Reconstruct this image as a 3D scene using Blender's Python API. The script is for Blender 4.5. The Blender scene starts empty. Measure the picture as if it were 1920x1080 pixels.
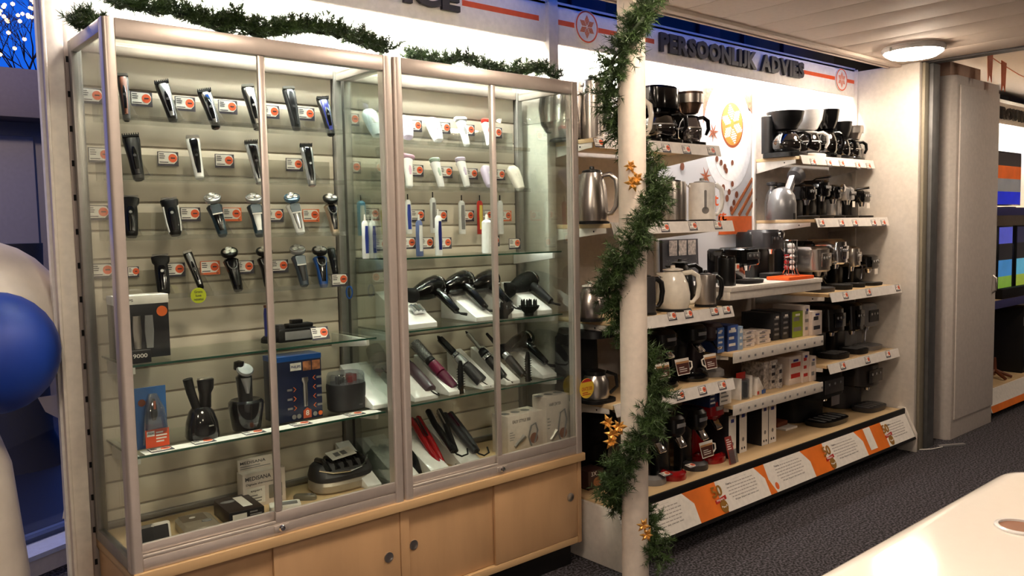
import bpy, bmesh, math, random
from mathutils import Matrix, Vector
R = math.radians
random.seed(7)
sc = bpy.context.scene
C = sc.collection

# ---------------------------------------------------------------- camera
YAW, PITCH, ROLL, F, CAMZ = R(40.58), R(4.244), R(1.086), 1547.3, 1.45
fw = Vector((math.sin(YAW)*math.cos(PITCH), math.cos(YAW)*math.cos(PITCH), -math.sin(PITCH)))
rt = Vector((math.cos(YAW), -math.sin(YAW), 0))
dn = fw.cross(rt)
cr = rt*math.cos(ROLL) + dn*math.sin(ROLL)
cd = -rt*math.sin(ROLL) + dn*math.cos(ROLL)
cam_d = bpy.data.cameras.new('camera')
cam_d.sensor_width = 36
cam_d.lens = F/1920*36
cam_d.clip_start = 0.05
cam = bpy.data.objects.new('camera', cam_d)
C.objects.link(cam)
m = Matrix.Identity(4)
for i in range(3):
    m[i][0], m[i][1], m[i][2] = cr[i], -cd[i], -fw[i]
m[2][3] = CAMZ
cam.matrix_world = m
sc.camera = cam

# ---------------------------------------------------------------- world, exposure
w = bpy.data.worlds.new('dusk'); sc.world = w
w.use_nodes = True
nt = w.node_tree
bg = nt.nodes['Background']
bg.inputs[0].default_value = (0.008, 0.095, 0.62, 1)
bg.inputs[1].default_value = 1.15
vs = sc.view_settings
vs.view_transform = 'Standard'; vs.look = 'None'; vs.gamma = 1; vs.use_curve_mapping = False
vs.exposure = 0.34
sc.cycles.transparent_max_bounces = 24
sc.cycles.max_bounces = 6; sc.cycles.diffuse_bounces = 3; sc.cycles.glossy_bounces = 2; sc.cycles.transmission_bounces = 4
TUBE, LAMP = 170.0, 58.0


# ---------------------------------------------------------------- measuring helpers (photo frame 1920x1080)
def ray(x, y):
    return cr*((x-960)/F) + cd*((y-540)/F) + fw
def at(x, y, Y):
    d = ray(x, y); return Vector((0, 0, CAMZ)) + d*(Y/d.y)
def atz(x, y, z):
    d = ray(x, y); return Vector((0, 0, CAMZ)) + d*((z-CAMZ)/d.z)
def XP(px, Y, z):
    k = (px-960)/F; a = cr - fw*k; return -(a.y*Y + a.z*(z-CAMZ))/a.x
def ZP(py, X, Y):
    k = (py-540)/F; a = cd - fw*k; return CAMZ - (a.x*X + a.y*Y)/a.z


# ---------------------------------------------------------------- materials
def lin(c):
    return tuple((x/12.92 if x <= .04045 else ((x+.055)/1.055)**2.4) for x in (v/255 for v in c)) + (1,)
MATS = {}
def mat(name, rgb, rough=.5, metal=0., var=.06, scale=40., bump=0., emit=None, estr=0, coat=0, spec=.5, trans=0, stretch=None, alpha=1):
    if name in MATS: return MATS[name]
    M = bpy.data.materials.new(name); M.use_nodes = True
    n, l = M.node_tree.nodes, M.node_tree.links
    p = n['Principled BSDF']
    p.inputs['Roughness'].default_value = rough
    p.inputs['Metallic'].default_value = metal
    p.inputs['Coat Weight'].default_value = coat
    p.inputs['Specular IOR Level'].default_value = spec
    p.inputs['Transmission Weight'].default_value = trans
    col = lin(rgb)
    tc = n.new('ShaderNodeTexCoord'); no = n.new('ShaderNodeTexNoise'); no.inputs['Scale'].default_value = scale
    no.inputs['Detail'].default_value = 4
    if stretch:
        mp = n.new('ShaderNodeMapping'); mp.inputs['Scale'].default_value = stretch
        l.new(tc.outputs['Object'], mp.inputs[0]); l.new(mp.outputs[0], no.inputs[0])
    else:
        l.new(tc.outputs['Object'], no.inputs[0])
    rp = n.new('ShaderNodeValToRGB')
    rp.color_ramp.elements[0].position = .3; rp.color_ramp.elements[1].position = .7
    rp.color_ramp.elements[0].color = tuple(c*(1-var) for c in col[:3]) + (1,)
    rp.color_ramp.elements[1].color = tuple(min(1, c*(1+var)) for c in col[:3]) + (1,)
    l.new(no.outputs['Fac'], rp.inputs[0]); l.new(rp.outputs[0], p.inputs['Base Color'])
    if bump:
        b = n.new('ShaderNodeBump'); b.inputs['Strength'].default_value = bump; b.inputs['Distance'].default_value = .002
        l.new(no.outputs['Fac'], b.inputs['Height']); l.new(b.outputs[0], p.inputs['Normal'])
    if emit:
        p.inputs['Emission Color'].default_value = lin(emit); p.inputs['Emission Strength'].default_value = estr
    MATS[name] = M
    return M
def glass(name, rgb, refl=.06, rough=0., body=0.):
    M = bpy.data.materials.new(name); M.use_nodes = True
    n, l = M.node_tree.nodes, M.node_tree.links
    n.remove(n['Principled BSDF'])
    t = n.new('ShaderNodeBsdfTransparent'); t.inputs[0].default_value = lin(rgb)
    g = n.new('ShaderNodeBsdfGlossy'); g.inputs['Roughness'].default_value = rough; g.inputs[0].default_value = (1, 1, 1, 1)
    fr = n.new('ShaderNodeFresnel'); fr.inputs[0].default_value = 1.45
    ml = n.new('ShaderNodeMath'); ml.operation = 'MULTIPLY'; ml.inputs[1].default_value = refl/.04
    cl = n.new('ShaderNodeClamp'); cl.inputs['Max'].default_value = .3
    mx = n.new('ShaderNodeMixShader')
    l.new(fr.outputs[0], ml.inputs[0]); l.new(ml.outputs[0], cl.inputs[0]); l.new(cl.outputs[0], mx.inputs[0])
    l.new(t.outputs[0], mx.inputs[1]); l.new(g.outputs[0], mx.inputs[2])
    out = mx
    if body:
        d = n.new('ShaderNodeBsdfDiffuse'); d.inputs[0].default_value = lin(rgb)
        m2 = n.new('ShaderNodeMixShader'); m2.inputs[0].default_value = body
        l.new(mx.outputs[0], m2.inputs[1]); l.new(d.outputs[0], m2.inputs[2]); out = m2
    l.new(out.outputs[0], n['Material Output'].inputs[0])
    MATS[name] = M
    return M

WHITE = mat('white_laminate', (224, 216, 206), .45)
WALLW = mat('niche_white', (235, 232, 226), .6)
SLATM = mat('cream_slat', (214, 202, 184), .5, var=.04, scale=6)
GROOVE = mat('groove_metal', (186, 174, 156), .5, .1)
ALU = mat('aluminium', (208, 196, 188), .36, .55, var=.03)
ALUD = mat('aluminium_dull', (150, 146, 142), .4, .75)
WOOD = mat('maple_veneer', (200, 160, 118), .45, var=.08, scale=9, stretch=(1.2, 1, .25))
WOODL = mat('maple_edge', (212, 176, 130), .45, var=.08, scale=9, stretch=(.2, 1, 1))
DECK = mat('maple_deck', (214, 184, 140), .4, var=.07, scale=9, stretch=(.25, 1, 1))
BLACKP = mat('black_plastic', (15, 15, 16), .3, coat=.1, spec=.4)
BLACKG = mat('black_gloss', (8, 8, 9), .12, coat=.3)
BLACKM = mat('black_matt', (18, 17, 18), .6, spec=.3)
DARKG = mat('dark_grey', (48, 46, 48), .45)
GREY = mat('grey_plastic', (128, 126, 126), .4)
SILVER = mat('silver_plastic', (190, 190, 192), .25, .7)
CHROME = mat('chrome', (225, 225, 228), .08, 1.)
STEEL = mat('brushed_steel', (196, 190, 184), .28, 1., var=.1, scale=60, stretch=(1, 1, .02))
WHITEP = mat('white_plastic', (236, 234, 232), .25, coat=.3)
CREAMP = mat('cream_plastic', (236, 228, 214), .22, coat=.4)
PINKP = mat('pink_plastic', (206, 168, 190), .35)
LILAC = mat('lilac_plastic', (196, 182, 204), .35)
MINT = mat('mint_plastic', (168, 186, 170), .35)
REDP = mat('red_gloss', (150, 14, 18), .15, coat=.5)
REDM = mat('red_plastic', (190, 40, 30), .4)
PURPLE = mat('purple_gloss', (92, 34, 58), .22, coat=.4)
PLUM = mat('plum_grey', (86, 66, 74), .3, coat=.2)
BLUEP = mat('blue_plastic', (30, 78, 150), .3)
NAVY = mat('navy_plastic', (32, 40, 120), .3)
TEAL = mat('teal_plastic', (30, 52, 64), .3, .2)
SKYB = mat('sky_blue', (80, 160, 200), .35)
YELLOW = mat('yellow_print', (240, 200, 60), .5)
LIME = mat('lime_print', (186, 196, 40), .5)
ORANGE = mat('orange_print', (226, 104, 44), .5)
ORANGED = mat('orange_dot', (226, 96, 54), .5)
PAPER = mat('white_card', (236, 230, 222), .6)
INK = mat('dark_ink', (52, 50, 56), .6)
INKR = mat('red_ink', (190, 40, 34), .6)
BROWN = mat('coffee_brown', (112, 56, 30), .5)
GOLD = mat('gold_foil', (214, 160, 82), .35, .7)
GREEN = mat('pine_needle', (56, 78, 36), .55, var=.6, scale=22)
STEMM = mat('garland_core', (40, 52, 30), .8)
PILLAR = mat('column_paint', (228, 214, 200), .5)
GLASS = glass('pane_glass', (250, 253, 251), .012)
GLASSE = mat('glass_edge_green', (34, 74, 58), .1, coat=.5)
ACRYL = glass('clear_acrylic', (246, 246, 244), .12, .03, .03)
CARAFE = glass('carafe_glass', (120, 112, 106), .16)
CLEARP = glass('clear_blister', (225, 228, 232), .16, .05, .05)
BOXW = mat('box_white', (222, 208, 198), .5)
BOXB = mat('box_black', (30, 28, 32), .45)
BOXN = mat('box_navy', (30, 44, 84), .45)
BOXG = mat('box_green', (140, 160, 40), .5)


# ---------------------------------------------------------------- text meshes (made first, scene still empty)
TX = {}
def text_mesh(s, off=0.0):
    k = (s, off)
    if k not in TX:
        cu = bpy.data.curves.new('t', 'FONT'); cu.body = s; cu.size = 1; cu.offset = off
        cu.align_x = 'CENTER'; cu.align_y = 'CENTER'; cu.resolution_u = 3
        o = bpy.data.objects.new('t', cu); C.objects.link(o)
        bpy.context.view_layer.update()
        me = bpy.data.meshes.new_from_object(o.evaluated_get(bpy.context.evaluated_depsgraph_get()))
        bpy.data.objects.remove(o); bpy.data.curves.remove(cu)
        vs_ = [v.co.copy() for v in me.vertices]; fs_ = [list(p.vertices) for p in me.polygons]
        bpy.data.meshes.remove(me)
        x0 = min(v.x for v in vs_); x1 = max(v.x for v in vs_); y0 = min(v.y for v in vs_); y1 = max(v.y for v in vs_)
        TX[k] = ([((v.x-x0)/(x1-x0)-.5, (v.y-y0)/(y1-y0)-.5) for v in vs_], fs_, (x1-x0), (y1-y0))
    return TX[k]
for ch in 'PERSOONLIJKADVIESCTRUWD': text_mesh(ch, .05)
for s_ in ('PHILIPS', 'MEDISANA', 'expert', '50', '9000', '8', 'Gratis', 'luxe', 'reisetui', 'GRATIS 300', '3X', 'Tefal',
           'Digitale thermometer', 'EASY STYLE 500', 'HAIR DRYER', 'st', 'ft', 'BRAUN', '50 Jaar Expert dat vieren we!', 'Hoera', '2'):
    text_mesh(s_, .012)


# ---------------------------------------------------------------- mesh builder
def frame(z, front=Vector((0, -1, 0))):
    z = z.normalized(); y = (-front); y = (y - z*y.dot(z)).normalized(); x = y.cross(z)
    return Matrix((x, y, z)).transposed().to_4x4()
class MB:
    def __init__(s): s.v = []; s.f = []; s.M = Matrix()
    def add(s, vs_, fs_):
        n = len(s.v); M = s.M
        s.v += [tuple(M @ Vector(p)) for p in vs_]; s.f += [[i+n for i in f] for f in fs_]
        return s
    def box(s, x0, x1, y0, y1, z0, z1):
        return s.add([(x, y, z) for z in (z0, z1) for y in (y0, y1) for x in (x0, x1)],
                     [(0, 2, 3, 1), (4, 5, 7, 6), (0, 1, 5, 4), (2, 6, 7, 3), (0, 4, 6, 2), (1, 3, 7, 5)])
    def prism(s, pts, a, b, axis='y'):
        n = len(pts)
        g = {'x': lambda p, t: (t, p[0], p[1]), 'y': lambda p, t: (p[0], t, p[1]), 'z': lambda p, t: (p[0], p[1], t)}[axis]
        return s.add([g(p, a) for p in pts] + [g(p, b) for p in pts],
                     [list(range(n))[::-1], list(range(n, 2*n))] + [(i, (i+1) % n, n+(i+1) % n, n+i) for i in range(n)])
    def rings(s, rs, cap=True):
        n = len(rs[0]); k = len(rs)
        fs_ = [(j*n+i, j*n+(i+1) % n, (j+1)*n+(i+1) % n, (j+1)*n+i) for j in range(k-1) for i in range(n)]
        if cap: fs_ += [list(range(n))[::-1], list(range((k-1)*n, k*n))]
        return s.add([p for r in rs for p in r], fs_)
    def lathe(s, prof, c=(0, 0, 0), n=24, sx=1, sy=1):
        return s.rings([[(c[0]+r*sx*math.cos(2*math.pi*i/n), c[1]+r*sy*math.sin(2*math.pi*i/n), c[2]+z) for i in range(n)] for r, z in prof])
    def loft(s, secs, n=20):
        out = []
        for q in secs:
            x, y, z, rx, ry = q[:5]; e = 2/(q[5] if len(q) > 5 else 2.5); ring = []
            for i in range(n):
                t = 2*math.pi*i/n; c_, s_ = math.cos(t), math.sin(t)
                ring.append((x+rx*math.copysign(abs(c_)**e, c_), y+ry*math.copysign(abs(s_)**e, s_), z))
            out.append(ring)
        return s.rings(out)
    def tube(s, pts, r, n=8):
        pts = [Vector(p) for p in pts]; rs = []
        for i, p in enumerate(pts):
            d = (pts[min(i+1, len(pts)-1)] - pts[max(i-1, 0)]).normalized()
            a = d.orthogonal().normalized() if i == 0 else (a - d*a.dot(d)).normalized()
            b = d.cross(a); q = r[i] if isinstance(r, (list, tuple)) else r
            rs.append([tuple(p + a*(q*math.cos(2*math.pi*k/n)) + b*(q*math.sin(2*math.pi*k/n))) for k in range(n)])
        return s.rings(rs)
    def disc(s, c, r, th=.001, n=24, sx=1):      # flat disc facing -y
        return s.rings([[(c[0]+r*sx*math.cos(2*math.pi*i/n), c[1]-t, c[2]+r*math.sin(2*math.pi*i/n)) for i in range(n)] for t in (0, th)])
    def text(s, t, cx, y, cz, wd=None, ht=.02, off=.012, th=.0006):   # faces -y
        vs_, fs_, a, b = text_mesh(t, off)
        if wd is None: wd = ht*a/b
        n = len(vs_)
        pts = [(cx+u*wd, y-th, cz+v*ht) for u, v in vs_]
        s.add(pts, fs_)
        if th > .002:
            s.add([(cx+u*wd, y, cz+v*ht) for u, v in vs_], [f[::-1] for f in fs_])
            ed = {}
            for f in fs_:
                for i in range(len(f)):
                    e = (f[i], f[(i+1) % len(f)]); ed[e] = 1
            q = len(s.v)-2*n
            for (i, j) in ed:
                if (j, i) not in ed: s.f.append([q+j, q+i, q+n+i, q+n+j])
        return s
    def lines(s, x0, x1, y, z0, z1, n, fill=.45, th=.0005, seed=1):     # rows of small print facing -y
        rr = random.Random(seed); st = (z1-z0)/n
        for i in range(n):
            z = z1 - (i+.5)*st; s.box(x0, x0+(x1-x0)*rr.uniform(.55, 1), y-th, y, z-st*fill/2, z+st*fill/2)
        return s
    def build(s, name, material, parent=None, bev=0, smooth=35, label=None, kind=None):
        me = bpy.data.meshes.new(name); me.from_pydata(s.v, [], s.f); me.materials.append(material)
        if bev:
            bm = bmesh.new(); bm.from_mesh(me)
            bmesh.ops.bevel(bm, geom=bm.edges[:], offset=bev, segments=2, affect='EDGES', profile=.5)
            bm.to_mesh(me); bm.free()
        if smooth:
            me.polygons.foreach_set('use_smooth', [True]*len(me.polygons)); me.set_sharp_from_angle(angle=R(smooth))
        me.update()
        o = bpy.data.objects.new(name, me); C.objects.link(o)
        if parent: o.parent = parent
        if label: o['label'] = label
        if kind: o['kind'] = kind
        return o
def thing(name, label, cat, loc=(0, 0, 0), rz=0, group=None, M=None):
    o = bpy.data.objects.new(name, None); C.objects.link(o); o.empty_display_size = .05
    if M is not None: o.matrix_world = M
    else: o.location = loc; o.rotation_euler = (0, 0, rz)
    o['label'] = label; o['category'] = cat
    if group: o['group'] = group
    return o
def tag(o, label, cat, group=None):
    o['label'] = label; o['category'] = cat
    if group: o['group'] = group
    return o
def struct(o, label=None):
    o['kind'] = 'structure'
    if label: o['label'] = label
    return o
def dup(o, parent=None):
    c = o.copy(); C.objects.link(c)
    if parent: c.parent = parent
    return c
def B(*a): return MB().box(*a)
def inst(me, name, parent, loc=(0, 0, 0), M=None):
    o = bpy.data.objects.new(name, me); C.objects.link(o); o.parent = parent
    if M is not None: o.matrix_local = M
    else: o.location = loc
    return o

# ================================================================ THE SETTING
CARPET = mat('carpet', (66, 62, 68), .95, var=.95, scale=95, bump=.8)
for e_, p_ in zip(CARPET.node_tree.nodes['Color Ramp'].color_ramp.elements, (.44, .6)): e_.position = p_
CEIL = mat('ceiling_board', (206, 190, 176), .7, var=.03)
NAVYW = mat('dark_navy', (13, 13, 28), .5)
NAVYL = mat('navy_lighter', (38, 38, 66), .5)
wd = Vector((math.cos(R(25)), math.sin(R(25)), 0)); wn = Vector((-wd.y, wd.x, 0))
def WP(s_, y_=.18): q = Vector((.85, 4.02, 0))+wd*s_+wn*y_; return (q.x, q.y)
FOOT = [(-4, -4), (10, -4), WP(10.1), WP(-5.4)]
struct(MB().prism(FOOT, -.05, 0, 'z').build('floor', CARPET), 'dark grey speckled carpet')
ceil = struct(B(-4, 5.30, -4, 2.36, 2.412, 2.46).build('ceiling', CEIL))
bme = B(-.1335, .1335, -3.1, 3.1, 0, .010).build('ceiling_board', CEIL, bev=.002)
bme.parent = ceil; bme.location = (3.455, -.75, 2.401)
for k in range(-28, 7):
    if k: inst(bme.data, 'ceiling_board', ceil, (3.455+.2715*k, -.75, 2.401))
tr = B(-4, 5.2, 2.345, 2.375, 2.385, 2.46).build('trim_1', CEIL, bev=.003); struct(tr)
tr = B(-4, 5.2, 2.385, 2.405, 2.392, 2.46).build('trim_2', CEIL, bev=.003); struct(tr)
tr = B(-4, 5.2, 2.415, 2.432, 2.388, 2.46).build('trim_3', CEIL, bev=.003); struct(tr)
struct(MB().prism([(-4, 2.44), (10, 2.44), WP(10.1), WP(-3.9)], 3.05, 3.1, 'z').build('ceiling_upper', NAVYW))
# dark strip wall and glazing above the shelving
wa = struct(B(2.2, 9, 3.02, 3.08, 2.3, 3.05).build('wall_above_shelving', NAVYW))
for x0, x1 in ((3.0, 3.25), (4.05, 4.25), (4.95, 5.6)):
    B(x0, x1, 3.0, 3.02, 2.42, 3.04).build('panel', NAVYL, wa, bev=.003)
for x0 in (2.62, 3.5, 4.5):
    B(x0, x0+.012, 3.0, 3.02, 2.42, 3.04).build('mullion', NAVYL, wa)
# walls around the rest of the shop
SHOPW = mat('shop_wall', (140, 130, 122), .7)
struct(B(-4.05, -4, -4, 2.2, 0, 3.1).build('wall_left', SHOPW))
struct(B(-4, 10, -4.05, -4, 0, 3.1).build('wall_rear', SHOPW))
struct(B(10, 10.05, -4, 7, 0, 3.1).build('wall_right', SHOPW))
struct(B(5.30, 10, -4, 3.6, 2.62, 2.66).build('ceiling_far', CEIL))
struct(B(5.28, 5.36, -4, 2.4, 2.40, 2.66).build('trim_4', mat('track_dark', (70, 66, 66), .5, .3)))
struct(B(5.36, 5.40, -4, 2.4, 2.415, 2.44).build('trim_5', ALUD))

# window wall at the left, 25 degrees to the shelving
WM = Matrix.Translation((.85, 4.02, 0)) @ Matrix.Rotation(R(25), 4, 'Z')
def wbox(x0, x1, y0, y1, z0, z1):
    b = MB(); b.M = WM; return b.box(x0, x1, y0, y1, z0, z1)
WINF = mat('window_frame', (70, 82, 110), .5)
win = struct(wbox(-1.6, 1.2, .16, .172, .12, 3.05).build('window_1', GLASS), 'shop window onto the dusk street')
wbox(-1.6, 1.2, .13, .2, .06, .12).build('window_frame', WINF, win)
struct(wbox(-1.6, 1.2, .0, .04, 0, .08).build('baseboard_window', WHITE))
struct(wbox(-1.6, 1.2, -.02, .16, .08, .10).build('trim_6', mat('sill_white', (206, 214, 232), .4)))
struct(wbox(1.2, 10.2, .1, .2, 0, 3.1).build('wall_facade', NAVYW))
struct(wbox(-5.6, -1.6, .1, .2, 0, 3.1).build('wall_facade_end', SHOPW))
for x in (-1.6,):
    wbox(x, x+.07, .12, .2, .1, 3.05).build('window_frame', WINF, win)

# outdoors
SKYD = mat('street', (10, 14, 30), .5)
st = B(-14, 14, 2.0, 30, -.18, -.1); struct(st.build('ground_outside', SKYD), 'dark blue wet street outside')
OUTW = mat('outside_wall', (116, 110, 114), .7)
sx_, sz_ = at(102, 300, 8.2).x, at(40, 128, 7.85).z
sh = thing('shed', 'grey flat-roofed shed outside the window', 'shed', (sx_, 8.2, -.1))
B(-2.6, -.06, 0, 2.2, 0, sz_-.3).build('wall', OUTW, sh)
B(-2.8, .1, -.35, 2.4, sz_-.3, sz_+.1).build('roof', mat('shed_fascia', (110, 100, 102), .7), sh, bev=.01)
B(-2.4, -.16, -.03, .0, .02, sz_-.42).build('door', mat('shed_door', (124, 118, 124), .6), sh, bev=.01)
B(-.02, .05, -.3, -.24, 0, sz_-.3).build('post', NAVYW, sh)
ls = thing('shed_fill_lamp', 'added unseen lamp lighting the shed from the left', 'lamp', (sx_-2.2, 5.6, -.1))  # out of view, added so the shed gets enough light to read grey
MB().lathe([(.07, 0), (.05, .3), (.035, 3.6)], n=12).build('pole', NAVYW, ls)
MB().lathe([(.001, 3.6), (.12, 3.66), (.14, 3.75), (.1, 3.86), (.001, 3.9)], n=16).build('globe', mat('shed_fill_globe', (255, 230, 200), .5, emit=(255, 226, 200), estr=420), ls)
tt = thing('street_tree', 'bare tree with warm fairy lights against the blue dusk sky', 'tree', (at(55, 100, 11.5).x+.3, 11.5, -.1))
BARK = mat('bark', (26, 24, 34), .9)
tb = MB(); tips = []
def branch(p, d, L, r, k):
    e = p + d*L
    tb.tube([p, p+d*(L*.5)+Vector((random.uniform(-.05, .05), 0, .02))*L, e], [r, r*.85, r*.65], 5)
    if k == 0: tips.append(e); return
    if k < 3: tips.append(e)
    for _ in range(3):
        q = Matrix.Rotation(R(random.uniform(18, 48)), 3, Vector((random.uniform(-1, 1), random.uniform(-1, 1), random.uniform(-1, 1)))) @ d
        q.z += .05; branch(e, q.normalized(), L*random.uniform(.62, .85), r*.6, k-1)
tb.tube([(-2.2, .3, 0), (-2.1, .3, 1.6), (-1.7, .2, 2.8)], [.17, .14, .10], 8)
for q in range(9):
    p0 = Vector((at(-60+22*q, 100, 11.5).x-tt.location.x, random.uniform(-.5, .5), at(40, 190, 11.5).z+random.uniform(-.3, .1)+.1))
    tb.tube([(-1.7, .2, 2.8), (p0.x*.5-.8, p0.y, p0.z-.25), tuple(p0)], [.06, .035, .02], 5)
    branch(p0, Vector((random.uniform(-.4, .4), 0, 1)).normalized(), .42, .016, 4)
tb.build('branches', BARK, tt)
FAIRY = mat('fairy_light', (255, 190, 130), .5, emit=(255, 176, 110), estr=9)
FAIRY.cycles.emission_sampling = 'NONE'
fm = MB().lathe([(.001, -.022), (.02, -.009), (.02, .009), (.001, .022)], n=8)
f0 = fm.build('fairy_light', FAIRY, tt); f0.location = tips[0]
for e in random.sample(tips, 110): inst(f0.data, 'fairy_light', tt, e)
tk = tag(MB().lathe([(.3, 0), (.22, .2), (.2, .8), (.22, 1.5)], (at(33, 800, 6.4).x, 6.4, -.1), 14).build('tree_trunk', BARK), 'dark thick tree trunk low behind the window', 'tree')

# white upright at the left end of the shelving
UPR = mat('upright_cream', (238, 226, 212), .45)
up = thing('shelf_upright', 'tall cream shelving upright with slot holes left of the glass case', 'upright', (.6, 2.84, 0))
B(-.015, .035, -.04, .04, 0, 3.05).build('post', UPR, up, bev=.004)
B(-.022, -.012, -.046, .03, 0, 3.05).build('flange', UPR, up, bev=.002)
B(.036, .058, -.02, .04, 0, 2.1).build('slot_rail', ALU, up, bev=.001)
sl = B(-.004, .004, -.001, .001, -.009, .009)
s0 = sl.build('slot', BLACKM, up); s0.location = (.047, -.0215, .2)
for k in range(1, 18): inst(s0.data, 'slot', up, (.047, -.0215, .2+k*.105))

# back panels of the whole shelving
struct(B(.57, 5.2, 2.822, 2.85, 0, 2.42).build('wall_back', WALLW), 'white back panel of the wall shelving')
bp = B(2.53, 5.185, 2.806, 2.822, .26, 2.1).build('wall_panel', mat('shelf_back', (206, 196, 188), .6)); struct(bp)
struct(B(.57, 5.2, 2.64, 2.82, 2.40, 2.42).build('trim_7', WALLW))

# fascia with letters
FASC = mat('fascia_white', (244, 238, 230), .5)
def fascia(x0, x1, label):
    t = thing('fascia_sign', label, 'sign', ((x0+x1)/2, 2.64, 2.24))
    o = (x0+x1)/2
    B(x0-o, x1-o, 0, .018, 0, .172).build('board', FASC, t, bev=.002)
    return t, o
def star(mb, cx, y, cz, r):
    rows = 17
    for k in range(6):
        a = R(90+60*k); c = Vector((math.cos(a), math.sin(a)))*.46*r; L, W = .40*r, .235*r
        ax, ay = Vector((math.cos(a), math.sin(a))), Vector((-math.sin(a), math.cos(a)))
        P_ = [c+ax*L, c+ay*W, c-ax*L, c-ay*W]
        for i in range(-40, 41, 2):
            z = i/22*r*.55; xs = []
            for q in range(4):
                p, n_ = P_[q], P_[(q+1) % 4]
                if (p.y-z)*(n_.y-z) < 0: xs.append(p.x+(n_.x-p.x)*(z-p.y)/(n_.y-p.y))
            if len(xs) == 2 and abs(xs[0]-xs[1]) > .003: mb.box(cx+min(xs), cx+max(xs), y-.0008, y, cz+z-r*.014, cz+z+r*.014)
    return mb
def ringmb(c, r0, r1, th, n=36):
    mb = MB(); rs = []
    for r_, t in ((r0, 0), (r0, th), (r1, th), (r1, 0), (r0, 0)):
        rs.append([(c[0]+r_*math.cos(2*math.pi*i/n), c[1]-t, c[2]+r_*math.sin(2*math.pi*i/n)) for i in range(n)])
    return mb.rings(rs, cap=False)
ORS = mat('orange_stripe', (228, 88, 34), .5)
def logo(t, x, z, r):
    MB().disc((x, 0, z), r, .008, 40).build('logo_disc', PAPER, t)
    ringmb((x, -.008, z), r*.87, r*.96, .001).build('logo_ring', ORS, t)
    star(MB(), x, -.0085, z, r*.84).build('logo_star', ORS, t)
LETM = mat('letter_black', (38, 36, 38), .5)
def letters(t, word, x0, x1, zc, h):
    wds = [(.35 if ch == ' ' else text_mesh(ch, .05)[2]+.07) for ch in word]
    k = (x1-x0)/sum(wds); x = x0
    for ch, wd_ in zip(word, wds):
        if ch != ' ':
            MB().text(ch, x+wd_*k/2, -.004, zc, (wd_-.045)*k, h, .05, .016).build('letter', LETM, t, smooth=0)
        x += wd_*k
t, o = fascia(2.535, 5.19, 'white fascia reading PERSOONLIJK ADVIES with two round star logos')
letters(t, 'PERSOONLIJK ADVIES', 3.225-o, 4.55-o, .095, .092)
for a, b in ((2.555, 2.655), (2.795, 3.20), (4.575, 4.94), (5.08, 5.185)):
    B(a-o, b-o, -.001, 0, .083, .105).build('stripe', ORS, t)
logo(t, 2.725-o, .096, .073); logo(t, 5.011-o, .091, .071)
t, o = fascia(.60, 2.48, 'white fascia reading SERVICE above the glass cases')
letters(t, 'SERVICE', 1.30-o, 2.01-o, .095, .092)
B(2.03-o, 2.44-o, -.001, 0, .083, .105).build('stripe', ORS, t)
B(.66-o, 1.27-o, -.001, 0, .083, .105).build('stripe', ORS, t)
struct(B(2.48, 2.535, 2.62, 2.822, 1.9, 2.42).build('trim_8', WHITE, bev=.003), 'white post between the two fascias')

# fluorescent tubes hidden behind the fascias
TUBEM = mat('tube_light', (255, 250, 240), .5, emit=(255, 250, 243), estr=TUBE)
for (a, b, lab) in ((.85, 2.35, 'fluorescent tube with an added second tube behind the SERVICE fascia'), (2.62, 3.82, 'left fluorescent tube behind the PERSOONLIJK ADVIES fascia'), (3.92, 5.12, 'right fluorescent tube behind the PERSOONLIJK ADVIES fascia')):
    t = thing('fluorescent_tube', lab, 'light', (a, 2.70, 2.36), group='tubes behind the fascias')
    B(-.02, b-a+.02, -.025, .025, .012, .038).build('batten', WHITE, t, bev=.002)
    for yy in ((-.03, .03) if a < 1 else (0,)): MB().tube([(0, yy, 0), (b-a, yy, 0)], .013, 12).build('tube', TUBEM, t)  # left batten carries an added second tube to brighten the case below

# round ceiling lamps
LAMPM = mat('lamp_diffuser', (255, 240, 220), .5, emit=(255, 234, 210), estr=LAMP)
def lamp(x, y, lab, z=2.40):
    t = thing('ceiling_lamp', lab, 'lamp', (x, y, z), group='round ceiling lamps')
    MB().lathe([(.16, 0), (.165, -.012), (.155, -.03), (.15, -.03)], n=40).build('rim', WHITEP, t)
    MB().lathe([(.152, -.012), (.15, -.034), (.12, -.054), (.06, -.063), (.001, -.065)], n=22).build('diffuser', LAMPM, t)
    for k in range(3):
        a = R(40+120*k); B(-.012, .012, -.006, .006, -.034, -.012).build('clip', SILVER, t).location = (.155*math.cos(a), .155*math.sin(a), 0)
lamp(4.73, 2.07, 'lit round ceiling lamp near the metal post')
lamp(2.33, 1.55, 'round ceiling lamp above the counter'); lamp(-.1, 1.2, 'round ceiling lamp nearest the shop window'); lamp(1.1, 1.4, 'added unseen round fill lamp in front of the glass cases')  # the last one is unseen, added as frontal fill for the cases
for x, y, lab in ((4.73, -.6, 'added unseen round fill lamp far right behind the counter'), (-.1, -1.4, 'round ceiling lamp in the rear of the shop'), (1.1, -.5, 'added unseen round fill lamp just behind the counter')): lamp(x, y, lab)  # all unseen; first and last added to fill the room and counter

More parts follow.
